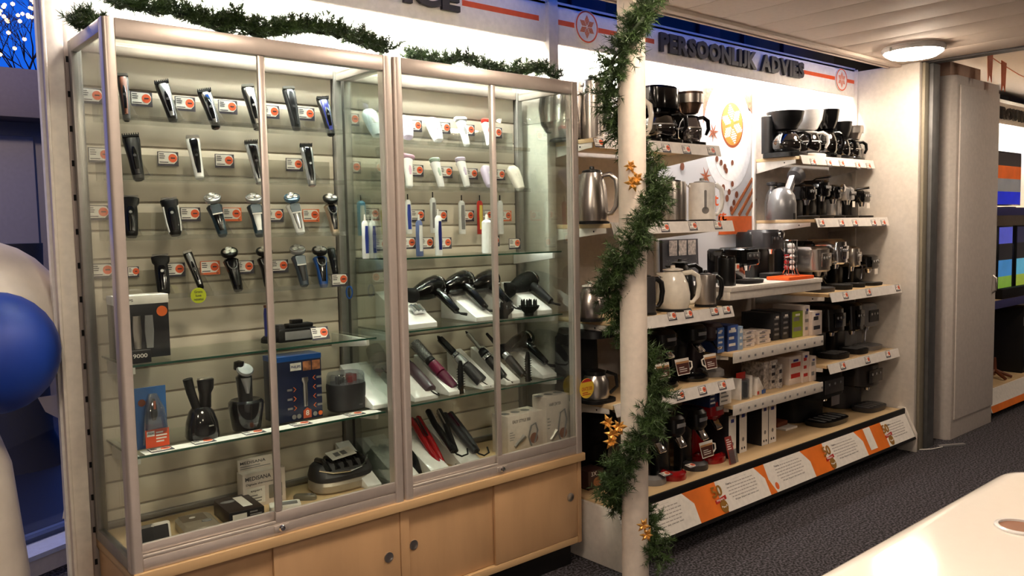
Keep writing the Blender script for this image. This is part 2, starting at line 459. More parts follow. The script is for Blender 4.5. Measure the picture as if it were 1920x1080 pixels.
# right end panel with its foot
pn = thing('end_panel', 'tall white side panel closing the coffee shelves', 'panel', (5.215, 2.5, 0))
MB().prism([(-.265, 0), (-.265, 2.40), (.32, 2.40), (.32, 0)], -.015, .02, 'x').build('panel', WHITE, pn, bev=.003)
MB().prism([(-.17, .272), (-.215, .272), (-.29, .115), (-.29, 0), (-.17, 0)], -.035, -.0155, 'x').build('foot', WHITE, pn, bev=.002)
B(-.03, -.016, .12, .15, .3, 2.41).build('upright', WHITE, pn, bev=.002)
ep = thing('base_end_panel', 'low white end panel of the shelf base beside the cabinet', 'panel', (2.515, 2.5, 0))
MB().prism([(.3, .255), (-.1, .255), (-.215, .255), (-.29, .115), (-.29, 0), (.3, 0)], -.009, .009, 'x').build('panel', WHITE, ep, bev=.002)

# metal post, locker and folding partition by the opening
MPOST = mat('galvanised_post', (112, 112, 112), .5, .6, var=.15, scale=14)
tp = thing('metal_post', 'grey steel post between the end panel and the locker', 'post', (5.36, 2.2, 0))
B(-.12, -.055, .02, .2, 0, 2.4).build('rail', mat('post_olive', (150, 142, 124), .5, .2), tp, bev=.003)
B(-.05, .05, 0, .2, 0, 2.4).build('post', MPOST, tp, bev=.004)
B(.056, .07, .03, .2, 0, 2.4).build('gap_strip', BLACKM, tp)
lk = thing('tall_locker', 'tall beige door cabinet with a bow handle right of the steel post', 'cabinet', (5.6, 2.183, 0))
LOCK = mat('locker_beige', (216, 206, 198), .5)
MB().prism([(0, .03), (.03, 0), (.73, 0), (.73, .5), (0, .5)], 0, 2.36, 'z').build('body', LOCK, lk, bev=.004)
B(.06, .715, -.012, -.001, .13, 2.30).build('door', LOCK, lk, bev=.003)
MB().tube([(.665, -.012, .93), (.665, -.035, .95), (.665, -.038, .99), (.665, -.035, 1.03), (.665, -.012, 1.05)], .006).build('handle', STEEL, lk)
BOXO = mat('top_box', (196, 160, 136), .6)
bx = thing('cardboard_box', 'flat pinkish box lying on top of the locker', 'box', (5.68, 2.25, 2.361))
B(0, .5, 0, .3, 0, .10).build('carton', BOXO, bx, bev=.003)
bn = thing('bunting', 'orange paper bunting hanging from a cord above the locker', 'bunting', (5.85, 2.1, 2.5))
MB().tube([(0, .05, .05), (.3, .02, -.02), (.6, 0, -.07), (1.0, -.02, -.1), (1.5, -.02, -.12)], .003, 6).build('cord', ORANGE, bn)
for x, z in ((.02, .03), (.26, -.01), (.98, -.1), (1.4, -.12)):
    MB().prism([(x, z), (x+.09, z-.01), (x+.075, z-.2), (x+.045, z-.15), (x+.015, z-.2)], -.004, .0, 'y').build('pennant', ORANGE, bn)
cb = MB().tube([(5.24, 2.215, .006), (5.3, 2.17, .006), (5.4, 2.14, .008)], .003, 6).build('cable', PAPER)
cbt = tag(MB().prism([(5.39, 2.155), (5.56, 2.06), (5.575, 2.085), (5.41, 2.175)], .002, .012, 'z').build('door_wedge', SILVER), 'flat metal strip on the carpet at the post', 'wedge')
tag(cb, 'thin white cable on the carpet near the post', 'cable')

# ================================================================ GLASS CASES
YF, YB, ZL, ZT = 2.42, 2.80, .492, 2.035
def glass_case(x0, x1, xm, label, leftpost):
    t = thing('display_case', label, 'display case', ((x0+x1)/2, (YF+YB)/2, ZL))
    ox, oy = (x0+x1)/2, (YF+YB)/2
    def bb(name, a, b, c, d, e, f, m_=ALU, bev=.003):
        return B(a-ox, b-ox, c-oy, d-oy, e-ZL, f-ZL).build(name, m_, t, bev=bev)
    pw = .032
    # rounded front posts
    for xa, r_ in ((x0, .012), (x1-pw, .008)):
        pts = []
        for (cx, cy, a0) in ((xa+pw-.003, YF+.003, 270), (xa+pw-.003, YF+.037, 0), (xa+.003, YF+.037, 90), (xa+r_, YF+r_, 180)):
            rr = r_ if a0 == 180 else .003
            for k in range(5): pts.append((cx+rr*math.cos(R(a0+k*22.5))-ox, cy+rr*math.sin(R(a0+k*22.5))-oy))
        MB().prism(pts, 0, ZT-ZL, 'z').build('post', ALU, t)
    for xa in (x0, x1-.03): bb('rear_post', xa, xa+.03, YB-.035, YB-.002, ZL, ZT, ALUD)
    bb('top_rail', x0+pw, x1-pw, YF, YF+.03, ZT-.052, ZT)
    bb('rear_rail', x0+.03, x1-.03, YB-.03, YB-.004, ZT-.03, ZT)
    bb('rear_rail', x0+.03, x1-.03, YB-.03, YB-.004, ZL+.031, ZL+.05, ALUD)
    for xa in (x0, x1-.022):
        bb('side_rail', xa, xa+.022, YF+.04, YB-.035, ZT-.036, ZT)
        bb('side_rail', xa, xa+.022, YF+.04, YB-.035, ZL, ZL+.036, ALUD)
        MB().box(xa+.009-ox, xa+.013-ox, YF+.038-oy, YB-.03-oy, .036, ZT-.036-ZL).build('side_glass', GLASS, t)
    bb('bottom_rail', x0+pw, x1-pw, YF+.002, YF+.032, ZL, ZL+.036)
    bb('track', x0+pw, x1-pw, YF+.004, YF+.014, ZL+.036, ZL+.046)
    MB().box(x0+.022-ox, x1-.022-ox, YF+.03-oy, YB-.03-oy, ZT-.012-ZL, ZT-.006-ZL).build('top_glass', GLASS, t)
    bb('floor_board', x0+.023, x1-.023, YF+.033, YB-.036, ZL, ZL+.03, DECK)
    # two sliding doors, the left behind the right
    def door(a, b, y, stile):
        d = MB().box(a-ox, b-ox, y+.004-oy, y+.009-oy, .05+.012, ZT-.052-ZL).build('door_glass', GLASS, t)
        B(a-ox, b-ox, y-oy, y+.013-oy, .040, .074).build('door_rail', ALU, d, bev=.002)
        s_ = B(stile-ox, stile+.022-ox, y-oy, y+.013-oy, .0745, ZT-.053-ZL).build('door_stile', ALU, d, bev=.003)
        return d
    door(x0+pw, xm+.02, YF+.017, xm-.004)
    door(xm-.012, x1-pw, YF+.002, xm-.012)
    lk_ = MB(); lk_.M = Matrix.Translation((xm+.005-ox, YF-.0005-oy, .022)) @ Matrix.Rotation(R(90), 4, 'X')
    lk_.lathe([(.009, 0), (.011, .004), (.008, .009), (.003, .0095)], n=14).build('lock', CHROME, t)
    B(xm-.02-ox, xm+.028-ox, YF-.003-oy, YF+.0015-oy, .012, .032).build('lock_plate', ALU, t, bev=.001)
    return t
glass_case(.645, 1.553, 1.09, 'left aluminium glass display case with shavers and trimmers', True)
glass_case(1.562, 2.447, 2.0, 'right aluminium glass display case with epilators and hair dryers', False)

# slat walls behind the cases: each slat a piece
GZ = [1.9035-.0885*k for k in range(16)]
def slatwall(x0, x1, n):
    b = struct(B(x0, x1, 2.7935, 2.82, .47, 2.06).build('wall_slats_%d' % n, GROOVE), 'cream slat wall behind the glass case')
    zs = [2.05]+[g for g in GZ if g > .53]+[.50]
    s0 = None
    for k in range(len(zs)-1):
        hh = zs[k]-zs[k+1]-.007
        B(x0+.002, x1-.002, 2.786, 2.793, zs[k+1]+.0035, zs[k+1]+.0035+hh).build('slat', SLATM, b, bev=.0015)
slatwall(.676, 1.522, 1); slatwall(1.593, 2.416, 2)
struct(B(2.482, 2.533, 2.645, 2.822, 0, 1.9).build('trim_9', WHITE, bev=.003), 'white upright between the case and the coffee shelves')

# glass shelves
def glass_shelf(x0, x1, z, label, y0=2.50):
    t = thing('glass_shelf', label, 'shelf', (x0, y0, z))
    w_ = x1-x0; d_ = 2.784-y0
    B(0, w_, .0022, d_, -.006, 0).build('pane', GLASS, t)
    B(0, w_, 0, .002, -.006, 0).build('front_edge', GLASSE, t)
    B(-.0022, -.0002, 0, d_, -.006, 0).build('side_edge', GLASSE, t)
    for x in (.012, w_-.024):
        MB().prism([(d_, -.007), (.03, -.007), (.03, -.03), (.05, -.034), (d_, -.06)], x, x+.012, 'x').build('bracket', PAPER if x1 < 1.6 else WHITEP, t, bev=.001)
    return t
glass_shelf(.69, 1.51, 1.072, 'upper glass shelf in the shaver case')
glass_shelf(.69, 1.535, .805, 'lower glass shelf in the shaver case with price cards along its edge', 2.495)
glass_shelf(1.60, 2.42, 1.345, 'glass shelf under the electric toothbrushes')
glass_shelf(1.60, 2.42, 1.080, 'glass shelf carrying the hair dryers')
glass_shelf(1.60, 2.42, .808, 'glass shelf carrying the hot air brushes')

# base cabinet with sliding doors
cbn = thing('base_cabinet', 'long maple base cabinet with sliding doors under the glass cases', 'cabinet', (1.55, 2.62, 0))
def cb_(name, x0, x1, y0, y1, z0, z1, m_=WOOD, bev=.002, par=None):
    return B(x0-1.55, x1-1.55, y0-2.62, y1-2.62, z0, z1).build(name, m_, par or cbn, bev=bev)
cb_('plinth', .68, 2.42, 2.47, 2.79, 0, .10, BLACKM)
cb_('side', .653, .673, 2.435, 2.8, .10, .458); cb_('side', 2.434, 2.454, 2.435, 2.8, .10, .458)
cb_('divider', 1.545, 1.581, 2.435, 2.8, .13, .458)
cb_('bottom', .674, 2.433, 2.437, 2.8, .10, .128, WOODL)
cb_('back', .674, 2.433, 2.78, 2.8, .13, .458)
def pull(x, z, d, y):
    mb = MB(); mb.M = Matrix.Translation((x-1.55, y-2.62, z)) @ Matrix.Rotation(R(90), 4, 'X')
    mb.lathe([(.0001, .0005), (.012, .0005), (.0145, .002), (.018, .0025), (.0185, 0.0005), (.0185, -.001)], n=24).build('pull', STEEL, d)
for (x0, x1, y, px_, pz) in ((.676, 1.085, 2.452, None, .3), (1.072, 1.543, 2.438, 1.494, .3), (1.584, 1.99, 2.452, 1.608, .31), (1.98, 2.432, 2.438, 2.39, .308)):
    d = cb_('door', x0, x1, y, y+.0125, .13, .455)
    if px_: pull(px_, pz, d, y-.0008)
tag(B(.65, 2.458, 2.412, 2.82, .459, .4915).build('worktop', WOODL, bev=.003), 'pale maple ledge between the base cabinet and the glass cases', 'worktop')

# ================================================================ COLUMN
colm = thing('round_column', 'round cream column wound with a pine garland', 'column', (2.395, 2.085, 0))
MB().lathe([(.052, .012), (.052, 2.40)], n=40).build('shaft', PILLAR, colm)
MB().lathe([(.062, 0), (.062, .008), (.052, .012)], n=40).build('foot_ring', PILLAR, colm)

# ================================================================ COUNTER
ct = thing('counter', 'glossy white counter with a rounded corner in the foreground', 'counter', (1.2, .2, 0))
COUNT = mat('counter_gloss', (255, 248, 238), .1, coat=.5, var=.01)
def corner(x0, x1, y0, y1, r, n=8):
    p = []
    for cx, cy, a0 in ((x1-r, y1-r, 0), (x0+r, y1-r, 90), (x0+r, y0+r, 180), (x1-r, y0+r, 270)):
        for k in range(n+1): p.append((cx+r*math.cos(R(a0+90*k/n)), cy+r*math.sin(R(a0+90*k/n))))
    return p
rr_ = []
for z, ins in ((.86, .012), (.872, .003), (.885, 0), (.892, .004), (.897, .012), (.9, .026), (.9, .034), (.9, .06)):
    rr_.append([(p[0]-1.2, p[1]-.2, z) for p in corner(-.2+ins, 2.02-ins, .02+ins, .652-ins, .09-ins)])
MB().rings(rr_).build('top', COUNT, ct, smooth=60)
MB().prism([(p[0]-1.2, p[1]-.2) for p in corner(-.12, 1.92, .08, .58, .06)], 0, .86, 'z').build('body', WHITEP, ct, smooth=40)
gx, gy = atz(1912, 990, .9).x, atz(1912, 990, .9).y
MB().lathe([(.033, 0), (.040, 0), (.040, .003), (.036, .005), (.033, .0045), (.033, 0)], (gx-1.2, gy-.2, .9004), 32).build('grommet_ring', WHITEP, ct)
MB().lathe([(.0325, .0008), (.0001, .0009)], (gx-1.2, gy-.2, .9003), 32).build('grommet_lid', mat('grommet_brown', (150, 104, 80), .5), ct)

# ================================================================ SHELVING OF THE RIGHT UNIT
STRIP = mat('strip_white', (232, 226, 220), .25, coat=.4)
dk = thing('base_shelf', 'long low maple deck with black edge along the coffee display', 'shelf', (3.86, 2.5, 0))
B(-1.335, 1.315, -.21, .30, .24, .262).build('deck', DECK, dk, bev=.002)
B(-1.335, 1.315, -.222, -.211, .232, .270).build('edge', BLACKM, dk, bev=.001)
B(-1.33, 1.31, -.05, .30, 0, .239).build('plinth', BLACKM, dk)
# slanted promo board: along the deck, from (y 2.283,z .245) down to (y 2.212,z .098)
pa, pb_ = Vector((0, 2.281, .240)), Vector((0, 2.212, .098))
Lp = (pa-pb_).length
PMx = Matrix.Translation((3.86, pb_.y, pb_.z)) @ Matrix.Rotation(-math.atan2(pa.y-pb_.y, pa.z-pb_.z), 4, 'X')
pr = thing('promo_panel', 'slanted orange and white promotion strip below the coffee deck', 'sign', M=PMx)
B(-1.332, 1.318, 0, .006, -.012, Lp).build('backing', BLACKM, pr, bev=.001)
PORG = mat('promo_orange', (232, 118, 36), .45, var=.2, scale=5)
B(-1.33, 1.31, -.0012, -.0002, .004, Lp-.004).build('orange_print', PORG, pr)
def promo_x(px, py): return at(px, py, 2.25).x-3.86
h0, h1 = .0042, Lp-.0042
wn_ = [(-1.33, 2.62+.30-3.86)]
cards = [(1140, 1000, 1302, 890, False), (1348, 900, 1434, 850, True), (1440, 850, 1519, 830, True), (1549, 830, 1618, 790, True), (1658, 790, 1713, 765, True)]
xc = []
for i, (a, b, c, d, fl) in enumerate(cards):
    x0, x1 = max(promo_x(a, b), -1.329), min(promo_x(c, d), 1.309)
    pts = [(x0+.03, h0), (x1, h0), (x1, (h0+h1)*.55), (x1-.06, h1), (x0, h1), (x0-.004, h1*.5)]
    if i in (0, 4): pts = [(x0, h0), (x1, h0), (x1, (h0+h1)*.6), (x1-(.06 if i == 0 else 0), h1), (x0, h1)]
    MB().prism(pts, -.0026, -.0014, 'y').build('white_card', PAPER, pr)
    cx = (x0+x1)/2+.0; wt = (x1-x0)*.62
    mb = MB()
    for k in range(5):
        z = h1*(.80-.1*k); ww = wt*(.9, 1, .96, 1, .85)[k]
        n_ = 7
        rr2 = random.Random(i*9+k); xx = cx-ww/2
        while xx < cx+ww/2-.01:
            l_ = rr2.uniform(.008, .026); mb.box(xx, min(xx+l_, cx+ww/2), -.0032, -.0026, z-.0022, z+.0022); xx += l_+.005
    mb.box(cx-wt*.3, cx+wt*.25, -.0032, -.0026, h1*.9-.0004, h1*.9+.0004)
    mb.build('print', mat('print_grey', (172, 164, 158), .6), pr)
    MB().text('50 Jaar Expert dat vieren we!', cx+.01, -.0027, h1*.30, wt*.82, .0085).build('lettering', DARKG, pr)
    MB().text('Hoera', cx-wt*.42, -.0027, h1*.82, wt*.16, .011).build('lettering', INK, pr)
for i, (px, py) in enumerate(((1348, 938), (1449, 890), (1553, 843), (1663, 810))):
    x = promo_x(px, py)
    if i == 1:
        MB().disc((x, -.0027, h0+.03), .018, .001, 20, .8).build('badge_ring', ORANGE, pr); continue
    mb = MB().text('50', x-.012, -.004, h1*.72, .075, .05, .012, .003); mb.build('badge_number', GOLD, pr, smooth=0)
    MB().prism([(x-.042, h1*.36), (x+.042, h1*.42), (x+.042, h1*.54), (x-.042, h1*.47)], -.0045, -.0027, 'y').build('badge_ribbon', INKR if False else REDM, pr)
    MB().text('expert', x-.004, -.0046, h1*.445, .06, .013).build('badge_name', PAPER, pr)
    MB().disc((x+.008, -.0027, h1*.24), .03, .0018, 20, .9).build('badge_disc', GOLD, pr)
    for k in range(4): MB().disc((x-.008+.011*k, -.0046, h1*.2+.004*abs(1.5-k)), .004, .0006, 8).build('badge_star', PAPER, pr)
x0 = promo_x(1622, 818); MB().prism([(x0+.02, h0+.02), (x0+.10, h0+.02), (x0+.10, h1-.002), (x0+.02, h1-.002)], -.0028, -.0014, 'y').build('blank_card', PAPER, pr)

# price cards: one prototype
CW, CH = .066, .046
def card_meshes(cw, ch):
    fr_ = B(-cw/2, cw/2, -.0012, 0, -ch/2, ch/2)
    pl = MB().prism([(-cw*.46, -ch*.34), (cw*.28, -ch*.34), (cw*.43, -ch*.1), (cw*.45, ch*.2), (cw*.36, ch*.42), (cw*.2, ch*.45), (-cw*.46, ch*.45)], -.0018, -.0012, 'y')
    dt = MB().disc((cw*.22, -.0018, ch*.06), ch*.30, .0005, 18)
    pt = MB().lines(-cw*.42, -cw*.08, -.0018, -.02*ch, ch*.4, 3, .4, seed=3).box(-cw*.42, cw*.0, -.0022, -.0018, -ch*.27, -ch*.21)
    pt.box(cw*.12, cw*.33, -.0027, -.0023, ch*.02, ch*.11)
    pt.box(cw*.3, cw*.42, -.0016, -.0012, -ch*.44, -ch*.39)
    return fr_, pl, dt, pt
CP = {}
for key, (cw, ch) in {'case': (CW, CH), 'small': (.034, .034), 'strip': (.058, .040)}.items():
    CP[key] = [mb.v and mb for mb in card_meshes(cw, ch)]
PCACHE = {}
FRM = mat('card_frame', (70, 66, 74), .5)
FRO = mat('card_frame_orange', (228, 116, 70), .5)
def price_card(M, label, key='case', orange=False, group='price cards', cat='price card'):
    t = thing('price_card', label, cat, M=M, group=group)
    k = (key, orange)
    if k not in PCACHE:
        ms = []
        for mb, nm, mt in zip(CP[key], ('frame', 'card', 'price_dot', 'print'), (FRO if orange else FRM, PAPER, ORANGED, INK)):
            ob = mb.build(nm, mt, t, smooth=0); ms.append((nm, ob.data))
        PCACHE[k] = ms
    else:
        for nm, me in PCACHE[k]: inst(me, nm, t)
    return t

# metal shelves with a wooden board and a slanted price strip
def shelf(name, label, x0, x1, yf, z, cards_px, where, strip=True, mat_=DECK, yb=2.80):
    t = thing('wall_shelf', label, 'shelf', (x0, yf, z))
    w_ = x1-x0; d_ = yb-yf
    B(0, w_, .006, d_, -.018, 0).build('board', mat_, t, bev=.0015)
    for x in (.002, w_-.008):
        MB().prism([(.03, -.0185), (d_, -.0185), (d_, -.085), (.06, -.042), (.03, -.040)], x, x+.006, 'x').build('bracket', WHITE, t, bev=.001)
        MB().disc((0, 0, 0), .004, .001, 10).build('screw', BLACKM, t).matrix_local = Matrix.Translation((x-.0006 if x < .1 else x+.0066, .10, -.032)) @ Matrix.Rotation(R(-90 if x < .1 else 90), 4, 'Z')
    MB().prism([(.0, .002), (-.016, -.046), (-.018, -.046), (-.004, .005), (.005, .005), (.005, .001)], 0, w_, 'x').build('price_strip', STRIP, t)
    ang = math.atan2(.016, .048)
    for k, (px, py, lab) in enumerate(cards_px):
        p = at(px, py, yf-.01)
        f = max(0, min(1, (z+.004-p.z)/.05)); yy = yf-.0036-.0155*f
        M = Matrix.Translation((p.x, yy, p.z)) @ Matrix.Rotation(-ang, 4, 'X')
        price_card(M, lab, 'strip', group='price cards on the coffee shelves')
    return t
A0, A1, B0, B1, C0, C1 = 2.536, 3.385, 3.42, 4.285, 4.318, 5.18
S = 'orange-dotted price card on the strip below '
shelf('a1', 'top left white shelf carrying the big filter coffee makers', A0, A1, 2.40, 1.815, [(1122, 268, S+'the left end of the top shelf'), (1248, 278, S+'the large black coffee maker'), (1286, 281, S+'the gap between both coffee makers'), (1333, 283, S+'the right end of the top left shelf')], 'A')
shelf('a2', 'second left shelf carrying the steel and white kettles', A0, A1, 2.325, 1.455, [(1246, 427, S+'the left of the steel kettle'), (1299, 424, S+'the steel kettle beside the white one'), (1346, 422, S+'the white kettle')], 'A')
shelf('a3', 'third left shelf carrying the round cream kettle', A0, A1, 2.325, 1.045, [(1200, 600, S+'the dark kettle'), (1261, 593, S+'the left of the round cream kettle'), (1292, 589, S+'the right of the round cream kettle'), (1340, 584, S+'the small steel kettle'), (1363, 581, S+'the right end of the cream kettle shelf')], 'A')
shelf('a4', 'fourth left shelf carrying the dark pad coffee machines', A0, A1, 2.32, .692, [(1275, 742, S+'the leftmost cup card'), (1317, 732, S+'the middle of the pad machine shelf'), (1354, 723, S+'the right end of the pad machine shelf')], 'A')
shelf('c1', 'top right shelf carrying a row of filter coffee makers', C0, C1, 2.51, 1.82, [(1523, 304, S+'the black coffee maker in front'), (1553, 306, S+'the white coffee maker'), (1577, 307, S+'the glossy black coffee maker'), (1607, 311, S+'the right half of the top right shelf'), (1627, 312, S+'the steel coffee maker')], 'C')
shelf('c2', 'second right shelf carrying the silver juicer', C0, C1, 2.415, 1.46, [(1540, 418, S+'the silver juicer'), (1577, 418, S+'the black espresso machine'), (1602, 418, S+'the capsule machine with lever'), (1637, 418, S+'the grey capsule machine'), (1655, 418, S+'the small black capsule machine')], 'C')
shelf('c3', 'third right shelf carrying the steel espresso machine', C0, C1, 2.328, 1.042, [(1585, 554, S+'the steel espresso machine'), (1628, 548, S+'the chrome espresso machine'), (1683, 540, S+'the right end of the espresso machine shelf')], 'C')
shelf('c4', 'lowest right shelf carrying the black bean machines', C0, C1, 2.335, .638, [(1580, 686, S+'the black machine on the lowest right shelf'), (1626, 675, S+'the middle of the lowest right shelf'), (1665, 664, S+'the right end of the lowest right shelf')], 'C')
for z, th, lab in ((1.135, .066, 'thick white shelf carrying the capsule machine and orange tray'),):
    t = thing('wall_shelf', lab, 'shelf', (B0, 2.35, z))
    B(0, B1-B0, 0, .45, -.024, 0).build('board', WHITE, t, bev=.002)
    B(0, B1-B0, .008, .03, -.066, -.0245).build('apron', WHITE, t, bev=.002)
    B(.002, .02, .031, .45, -.066, -.0245).build('bracket', WHITE, t, bev=.001); B(B1-B0-.02, B1-B0-.002, .031, .45, -.066, -.0245).build('bracket', WHITE, t, bev=.001)
for z, lab in ((.81, 'upper narrow shelf of filter boxes with small printed marks'), (.549, 'lower narrow shelf of packaged coffee accessories with printed marks')):
    t = thing('wall_shelf', lab, 'shelf', (B0, 2.345, z))
    B(0, B1-B0, .0, .45, -.018, 0).build('board', DECK, t, bev=.002)
    B(.004, B1-B0-.004, -.006, -.0005, -.05, .004).build('price_strip', WHITE, t, bev=.001)
    for x in (.01, B1-B0-.016): MB().prism([(.03, -.0185), (.45, -.0185), (.45, -.07), (.03, -.036)], x, x+.006, 'x').build('bracket', WHITE, t)
    mk = B(-.008, .008, -.0005, 0, -.006, .006)
    for k, px in enumerate((1388, 1404, 1416, 1430, 1448, 1472, 1481, 1495, 1509, 1527, 1541)):
        x = XP(px, 2.34, z-.03)-B0
        if 0 < x < B1-B0: mk.build('mark', GREY, t).location = (x, -.0062, -.028)
for x in (A1+.012, B1+.012):
    struct(B(x-.008, x+.012, 2.79, 2.822, .27, 2.2).build('trim_10', WHITE, bev=.002))

# ================================================================ CASE 1: SHAVERS AND TRIMMERS
def pose(tp, bt, yt=2.742, yb=2.690, front=Vector((-.25, -1, .1))):
    a, b = at(tp[0], tp[1], yt), at(bt[0], bt[1], yb)
    M = frame(a-b, front); M.translation = b
    return M, (a-b).length
def clipper(tp, bt, label, body=BLACKP, inlay=SILVER, face=BLACKG, teeth=True, wd=.021, style=0, cat='hair clipper', **k):
    M, L = pose(tp, bt, **k)
    t = thing('hair_clipper', label, cat, M=M, group='clippers and trimmers in the left case')
    w_ = wd
    MB().loft([(0, .002, .000, w_*.45, .009), (0, .002, .004, w_*.66, .013), (0, .001, L*.18, w_*.74, .016), (0, 0, L*.45, w_*.82, .017), (0, .002, L*.72, w_*.98, .017), (0, .004, L*.88, w_*1.06, .014), (0, .005, L*.93, w_*1.02, .012)]).build('body', body, t)
    MB().loft([(0, -.0085, L*.10, w_*.30, .0085), (0, -.0105, L*.3, w_*.46, .0085), (0, -.0115, L*.6, w_*.56, .0085), (0, -.008, L*.84, w_*.66, .0085), (0, -.005, L*.90, w_*.6, .007)], 16).build('face', inlay, t)
    if style != 2: MB().loft([(0, -.0145, L*.2, w_*.26, .0065), (0, -.0165, L*.4, w_*.38, .0065), (0, -.0165, L*.58, w_*.34, .0065), (0, -.014, L*.68, w_*.2, .0055)], 14).build('grip', face, t)
    b = MB().box(-w_*.98, w_*.98, -.010, .012, L*.925, L*.965)
    if teeth:
        for i in range(8): x = -w_*.95+i*w_*1.9/7; b.box(x-.0011, x+.0011, -.011, .008, L*.96, L)
    else: b.box(-w_*.9, w_*.9, -.006, .006, L*.96, L*.995)
    b.build('comb', BLACKM if teeth else STEEL, t)
    MB().disc((0, -.0228, L*.48), .0045, .002, 12).build('button', SILVER if style == 1 else DARKG, t)
    return t
def rotary(tp, bt, label, body=BLACKP, face=BLACKG, head=BLACKP, sticker=False, ring=SILVER, **k):
    M, L = pose(tp, bt, **k)
    t = thing('rotary_shaver', label, 'shaver', M=M, group='rotary shavers in the left case')
    MB().loft([(0, .004, 0, .010, .008), (0, .003, .005, .015, .013), (0, .002, L*.22, .0175, .016), (0, .002, L*.45, .019, .017), (0, .006, L*.62, .023, .018), (0, .010, L*.74, .026, .016), (0, .012, L*.785, .020, .011)]).build('body', body, t)
    MB().loft([(0, -.007, L*.12, .008, .008), (0, -.0095, L*.3, .011, .008), (0, -.0095, L*.5, .0135, .009), (0, -.005, L*.66, .017, .009), (0, .001, L*.74, .014, .008)], 16).build('face', face, t)
    rg = MB(); rg.tube([(-.015, -.0108, L*.70), (-.0145, -.0152, L*.6), (-.009, -.0185, L*.52), (0, -.0195, L*.495), (.009, -.0185, L*.52), (.0145, -.0152, L*.6), (.015, -.0108, L*.70)], .0016, 6); rg.build('trim_ring', ring, t)
    MB().loft([(0, .010, L*.77, .011, .010), (0, .004, L*.83, .010, .009), (0, .000, L*.86, .013, .011)], 14).build('neck', BLACKM, t)
    hm = MB(); HM = Matrix.Translation((0, -.004, L*.90)) @ Matrix.Rotation(R(48), 4, 'X')
    hm.M = HM; hm.lathe([(.014, -.012), (.026, -.006), (.0285, .002), (.027, .007), (.02, .009), (.001, .0092)], n=24); h = hm.build('head', head, t)
    for k_ in range(3):
        a = R(90+120*k_); c = MB(); c.M = HM @ Matrix.Translation((.0125*math.cos(a), .0125*math.sin(a), .009))
        c.lathe([(.0108, 0), (.0108, .0025), (.007, .0035), (.0035, .002), (.001, .002)], n=16).build('cutter', STEEL, h)
    if sticker:
        s_ = MB().box(-.016, .016, -.0215, -.0208, L*.5, L*.72); s_.build('sticker', TEAL, t); MB().box(-.016, .016, -.0217, -.0214, L*.485, L*.515).build('sticker_band', PAPER, t)
    return t
def foil(tp, bt, label, body=BLACKP, side=None, **k):
    M, L = pose(tp, bt, **k)
    t = thing('foil_shaver', label, 'shaver', M=M, group='foil shavers in the left case')
    MB().loft([(0, .002, 0, .014, .010), (0, .002, .008, .018, .015), (0, 0, L*.3, .020, .016), (0, 0, L*.6, .021, .016), (0, .001, L*.76, .020, .015), (0, .002, L*.82, .026, .015), (0, .002, L*.94, .028, .014), (0, .002, L*.96, .026, .012)]).build('body', body, t)
    MB().loft([(0, -.0105, L*.1, .010, .006), (0, -.0125, L*.35, .012, .006), (0, -.0125, L*.62, .012, .006), (0, -.0105, L*.7, .009, .005)], 14).build('face', BLACKG, t)
    for z in (-.006, .004): MB().tube([(-.024, z, L*.97), (.024, z, L*.97)], .0045, 10).build('foil', STEEL, t)
    if side:
        for s_ in (-1, 1): MB().loft([(s_*.0175, 0, .01, .003, .010), (s_*.0205, 0, L*.35, .003, .011), (s_*.0215, 0, L*.75, .003, .011)], 10).build('side_stripe', side, t)
    MB().disc((0, -.0182, L*.55), .005, .0015, 14).build('button', SILVER, t)
    return t
T1 = 'in the top shaver row'
clipper((229, 138), (238, 226), 'brown grey trimmer half hidden by the left post '+T1, DARKG, BROWN, wd=.016, teeth=False, cat='trimmer')
clipper((302, 152), (326, 228), 'black clipper with fine grey comb and silver V inlay '+T1, BLACKP, SILVER)
clipper((382, 168), (406, 241), 'chrome and black clipper, third from left '+T1, BLACKP, CHROME)
clipper((463, 158), (484, 243), 'black trimmer with brushed silver face beside the door stile', BLACKP, STEEL, teeth=False, style=1, cat='trimmer')
clipper((540, 162), (557, 244), 'slim matt black trimmer with a white notch '+T1, BLACKM, BLACKP, teeth=False, style=2, cat='trimmer')
clipper((604, 182), (622, 254), 'black and bright blue trimmer at the right end of the top row', BLACKP, NAVY, cat='trimmer')
T2 = 'in the second shaver row'
clipper((244, 252), (261, 338), 'big black clipper with white comb teeth '+T2, BLACKP, DARKG, wd=.024)
clipper((360, 254), (375, 335), 'black clipper with white outline, second '+T2, WHITEP, BLACKG, teeth=False)
clipper((470, 264), (488, 345), 'silver sided clipper with toothed comb behind the door stile', SILVER, BLACKG)
clipper((573, 270), (586, 349), 'silver sided clipper with a pale thumb knob right of the stile', SILVER, BLACKG, style=1)
T3 = 'in the third shaver row'
foil((243, 368), (247, 444), 'black foil shaver half behind the left post '+T3)
foil((316, 372), (330, 441), 'black foil shaver with white sides and an orange price sticker', BLACKP, WHITEP)
rotary((396, 366), (419, 443), 'dark teal rotary shaver with blue display sticker '+T3, TEAL, BLACKG, SILVER, True)
rotary((474, 366), (488, 443), 'teal and white rotary shaver left of the stile '+T3, TEAL, WHITEP, SILVER, True)
rotary((545, 365), (565, 439), 'silver framed rotary shaver with blue sticker '+T3, WHITEP, SILVER, mat('blue_chrome', (120, 150, 176), .25, .7), True)
rotary((618, 366), (630, 441), 'black and champagne rotary shaver at the right end '+T3, mat('champagne', (170, 152, 132), .3, .6), BLACKG, BLACKP)
T4 = 'in the fourth shaver row'
foil((300, 478), (308, 553), 'plain black shaver with rounded foot, first '+T4, BLACKM)
